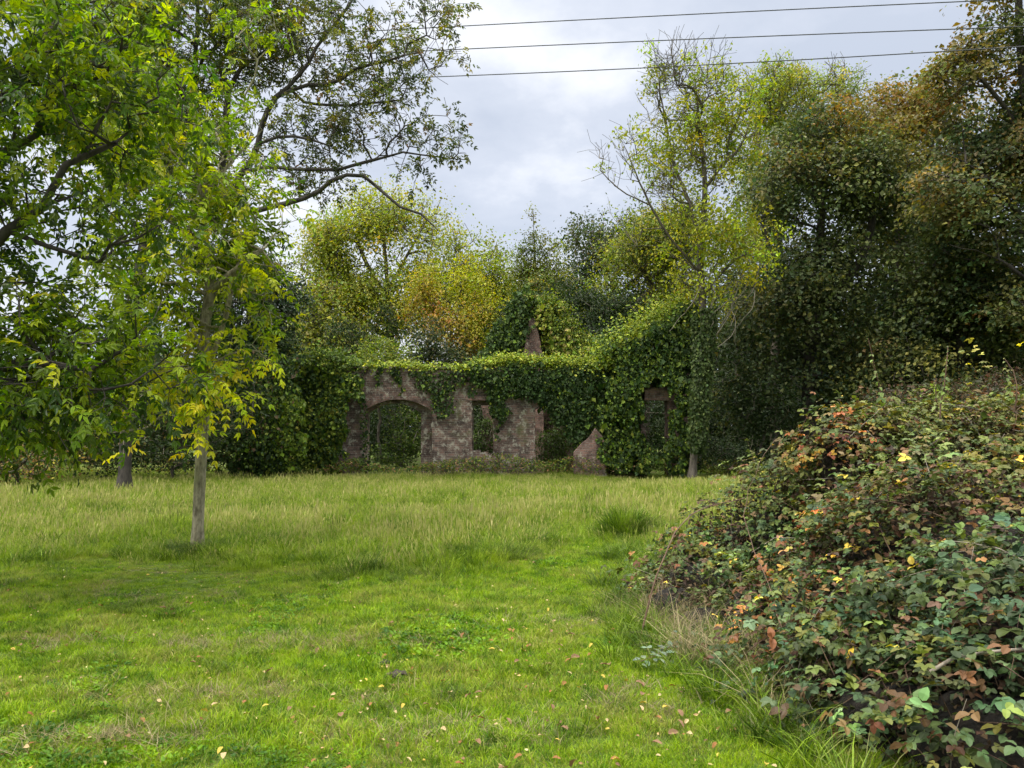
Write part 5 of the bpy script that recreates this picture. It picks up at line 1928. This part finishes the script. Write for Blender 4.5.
    o = mesh_np('dead_branch', *_tube([P(930, 672, 3.65), P(965, 652, 3.6), P(1000, 651, 3.55), P(1060, 648, 3.5)], .010, r, 6, .006), M_DEADWOOD, smooth=True)
    tag(o, 'broken pale dead branch lying in the bramble near the bottom right', 'branch')
    # trailing runner with small leaves on the lawn
    root = empty('bramble_runner', tuple(P(650, 665, 5.3)))
    tag(root, 'trailing bramble runner with grey-green leaves creeping over the lawn', 'bramble')
    c = [P(700, 640, 6.0), P(675, 652, 5.7), P(655, 668, 5.35), P(640, 672, 5.2)]
    c = [np.array((q[0], q[1], gz(q[0], q[1]) + .07)) for q in c]
    V, F = _tube(c, .004, r, 5, .006)
    mesh_np('stem', V, F, M_CANE, root, smooth=True)
    q = resample(c, .05)
    q = np.repeat(q, 3, axis=0) + r.normal(0, .03, (len(q) * 3, 3))
    n = len(q)
    N = norm(np.array((0, 0, 1)) + r.normal(0, .3, (n, 3)))
    V, F, C = leaf_quads(q, norm(r.normal(0, 1, (n, 3)) * (1, 1, .3)), N, r.uniform(.04, .06, n), .036, palette([(.10, .15, .09), (.14, .19, .12)], [1, 1], n, r), 'ovate')
    mesh_np('leaves', V, F, M_GLOSS, root, C)


build_bramble()


# ---------------------------------------------------------------- tussock, soil, fallen leaves, wires
def build_small():
    r = np.random.default_rng(101)
    # dark tussock in front of the bramble path
    c = P(627, 538, 11.6)
    V, F4, F3, col = blades(3000, .36, .18, .60, .008, .55, r)
    rb = V.reshape(-1, 7, 3)
    rr_ = np.linalg.norm(rb[:, 0, :2], axis=1) / .36
    rb[:, :, 2] *= (1.05 - .65 * rr_ ** 2)[:, None]
    rb[:, :, :2] *= (1 + .25 * rb[:, :, 2:3])
    V = rb.reshape(-1, 3)
    V = V + np.array((c[0], 11.6, gz(c[0], 11.6)))
    o = mesh_np('grass_tussock', V, [F4, F3], M_RANK, None, col)
    tag(o, 'dense dark green grass tussock at the edge of the long grass', 'tussock')
    # little heaps of bare soil
    m, t, out = new_mat('wet_soil')
    g = nd(t, 'ShaderNodeNewGeometry')
    n1 = noise_n(t, g.outputs['Position'], 40, 5, .7)
    cc = ramp_n(t, n1, [(.35, (.012, .009, .006)), (.7, (.05, .036, .024))])
    pr = nd(t, 'ShaderNodeBsdfPrincipled')
    pr.inputs['Roughness'].default_value = .9
    t.links.new(cc, pr.inputs['Base Color'])
    t.links.new(pr.outputs[0], out.inputs[0])
    for (px, py, sx, lab) in ((398, 671, .075, 'small dark scrape of bare soil in the middle of the lawn'), (636, 632, .11, 'dark clod of soil at the foot of the long bare cane'), (385, 660, .04, 'tiny crumb of soil just behind the dark scrape')):
        Yd = EYE * FX / (py - 426)
        cpos = P(px, py, Yd)
        bm = bmesh.new()
        bmesh.ops.create_icosphere(bm, subdivisions=3, radius=1)
        for v in bm.verts:
            k = 1 + .25 * math.sin(v.co.x * 5 + px) * math.sin(v.co.y * 6) + .12 * math.sin(v.co.x * 13 + v.co.z * 11)
            v.co = Vector((v.co.x * sx * k, v.co.y * sx * .8 * k, max(v.co.z, -.2) * .03 * k))
        me = bpy.data.meshes.new('soil_clod')
        bm.to_mesh(me)
        bm.free()
        me.materials.append(m)
        o = bpy.data.objects.new('soil_clod', me)
        o.location = (cpos[0], Yd, float(gz(cpos[0], Yd)) + .01)
        COL.objects.link(o)
        tag(o, lab, 'soil')
    # fallen leaves: a handful of kinds, copied one by one
    kinds = [('pale yellow fallen leaf lying flat on the mown lawn', (.44, .33, .06), .05),
             ('orange brown fallen leaf curled on the mown lawn', (.24, .115, .04), .055),
             ('dull brown withered leaf lying on the mown lawn', (.20, .12, .065), .07),
             ('buff coloured dry leaf lying on the mown lawn', (.42, .31, .16), .048)]
    protos = []
    for i, (lab, c, L) in enumerate(kinds):
        V, F, C = leaf_quads(np.zeros((1, 3)), np.array([[1., 0, 0]]), np.array([[0, 0, 1.]]), [L], [L * .6], np.array([c]), 'ovate', .5, .35)
        V[:, 0] -= L / 2
        protos.append((lab, V, F, C))
    cnt = 0
    meshes = {}
    a = wedge(2400, 3.6, 10.5, r, -.1)
    k = (a[:, 1] < lawn_edge(a[:, 0])) & ~bank(a[:, 0], a[:, 1])
    a = a[k]
    w = np.exp(-((a[:, 1] - 5.0) / 2.4) ** 2) * (0.4 + 1.0 * (a[:, 0] > -1))
    w = w * np.clip(.5 + .6 * sn(np.stack([a[:, 0], a[:, 1], a[:, 0] * 0], 1), 1.7, 99), .06, 1)
    a = a[r.uniform(0, 1, len(a)) < w * 1.6][:290]
    for (x, y) in a:
        i = int(r.choice(4, p=[.18, .28, .30, .24]))
        lab, V, F, C = protos[i]
        if i not in meshes:
            o = mesh_np('fallen_leaf', V, F, M_LITTER, None, C)
            meshes[i] = o
        else:
            o = meshes[i].copy()
            COL.objects.link(o)
        o.location = (x, y, float(gz(x, y)) + r.uniform(.03, .05))
        o.rotation_euler = (r.normal(0, .35), r.normal(0, .35), r.uniform(0, 6.28))
        s = r.uniform(.4, .95)
        o.scale = (s, s * r.uniform(.8, 1.1), s)
        tag(o, lab, 'leaf', 'fallen leaves on the lawn')
    # leaf crumbs too small and many to count
    a = wedge(2600, 3.4, 11.5, r, .5)
    a = a[(a[:, 1] < lawn_edge(a[:, 0]))]
    n = len(a)
    pos = np.stack([a[:, 0], a[:, 1], gz(a[:, 0], a[:, 1]) + r.uniform(.015, .035, n)], 1)
    N = norm(np.array((0, 0, 1)) + r.normal(0, .4, (n, 3)))
    V, F, C = leaf_quads(pos, norm(r.normal(0, 1, (n, 3)) * (1, 1, .2)), N, r.uniform(.012, .032, n), .014, palette([(.40, .28, .12), (.22, .13, .07), (.5, .4, .2), (.12, .07, .04)], [2, 3, 2, 2], n, r), 'lance')
    o = mesh_np('leaf_litter', V, F, M_LITTER, None, C)
    tag(o, 'fine crumbled leaf litter scattered through the lawn', 'leaf litter', kind='stuff')
    # overhead cables
    m, t, out = new_mat('cable_sheath')
    pr = nd(t, 'ShaderNodeBsdfPrincipled')
    pr.inputs['Base Color'].default_value = (.04, .045, .05, 1)
    pr.inputs['Roughness'].default_value = .6
    t.links.new(pr.outputs[0], out.inputs[0])
    for (p0, p1, p2, lab) in (((440, 26.5), (712, 15), (985, -0.5), 'highest of the three overhead cables crossing the sky'),
                              ((440, 49.5), (712, 40), (985, 27), 'middle of the three overhead cables crossing the sky'),
                              ((440, 76), (712, 66), (985, 48), 'lowest of the three overhead cables crossing the sky')):
        Ys = (27.0, 25.0, 23.0)
        q = [P(p0[0], p0[1], Ys[0]), P(p1[0], p1[1], Ys[1]), P(p2[0], p2[1], Ys[2])]
        xs = [v[0] for v in q]
        cy = np.polyfit(xs, [v[1] for v in q], 1)
        cz = np.polyfit(xs, [v[2] for v in q], 2)
        X = np.linspace(-40, 34, 60)
        X = X[np.polyval(cy, X) > 8]
        lin = np.stack([X, np.polyval(cy, X), np.polyval(cz, X)], 1)
        s2 = Skel(r)
        last = -1
        for v in lin:
            last = s2.add(v, last)
        s2.cnt = np.arange(len(lin), 0, -1)
        pos = lin
        # ring frame: cables run along x, so build their rings by hand
        kk = 8
        T = norm(np.gradient(pos, axis=0))
        s = norm(np.cross(T, np.array((0, 0, 1.0))))
        u = np.cross(s, T)
        an = np.arange(kk) / kk * 6.283
        V = (pos[:, None] + .017 * (np.cos(an)[None, :, None] * s[:, None] + np.sin(an)[None, :, None] * u[:, None])).reshape(-1, 3)
        i = np.arange(len(pos) - 1)[:, None] * kk
        aa = np.arange(kk)[None]
        bb = (aa + 1) % kk
        F = np.stack([i + aa, i + bb, i + kk + bb, i + kk + aa], 2).reshape(-1, 4)
        o = mesh_np('overhead_cable', V, F, m, smooth=True)
        tag(o, lab, 'cable', 'overhead cables')


build_small()
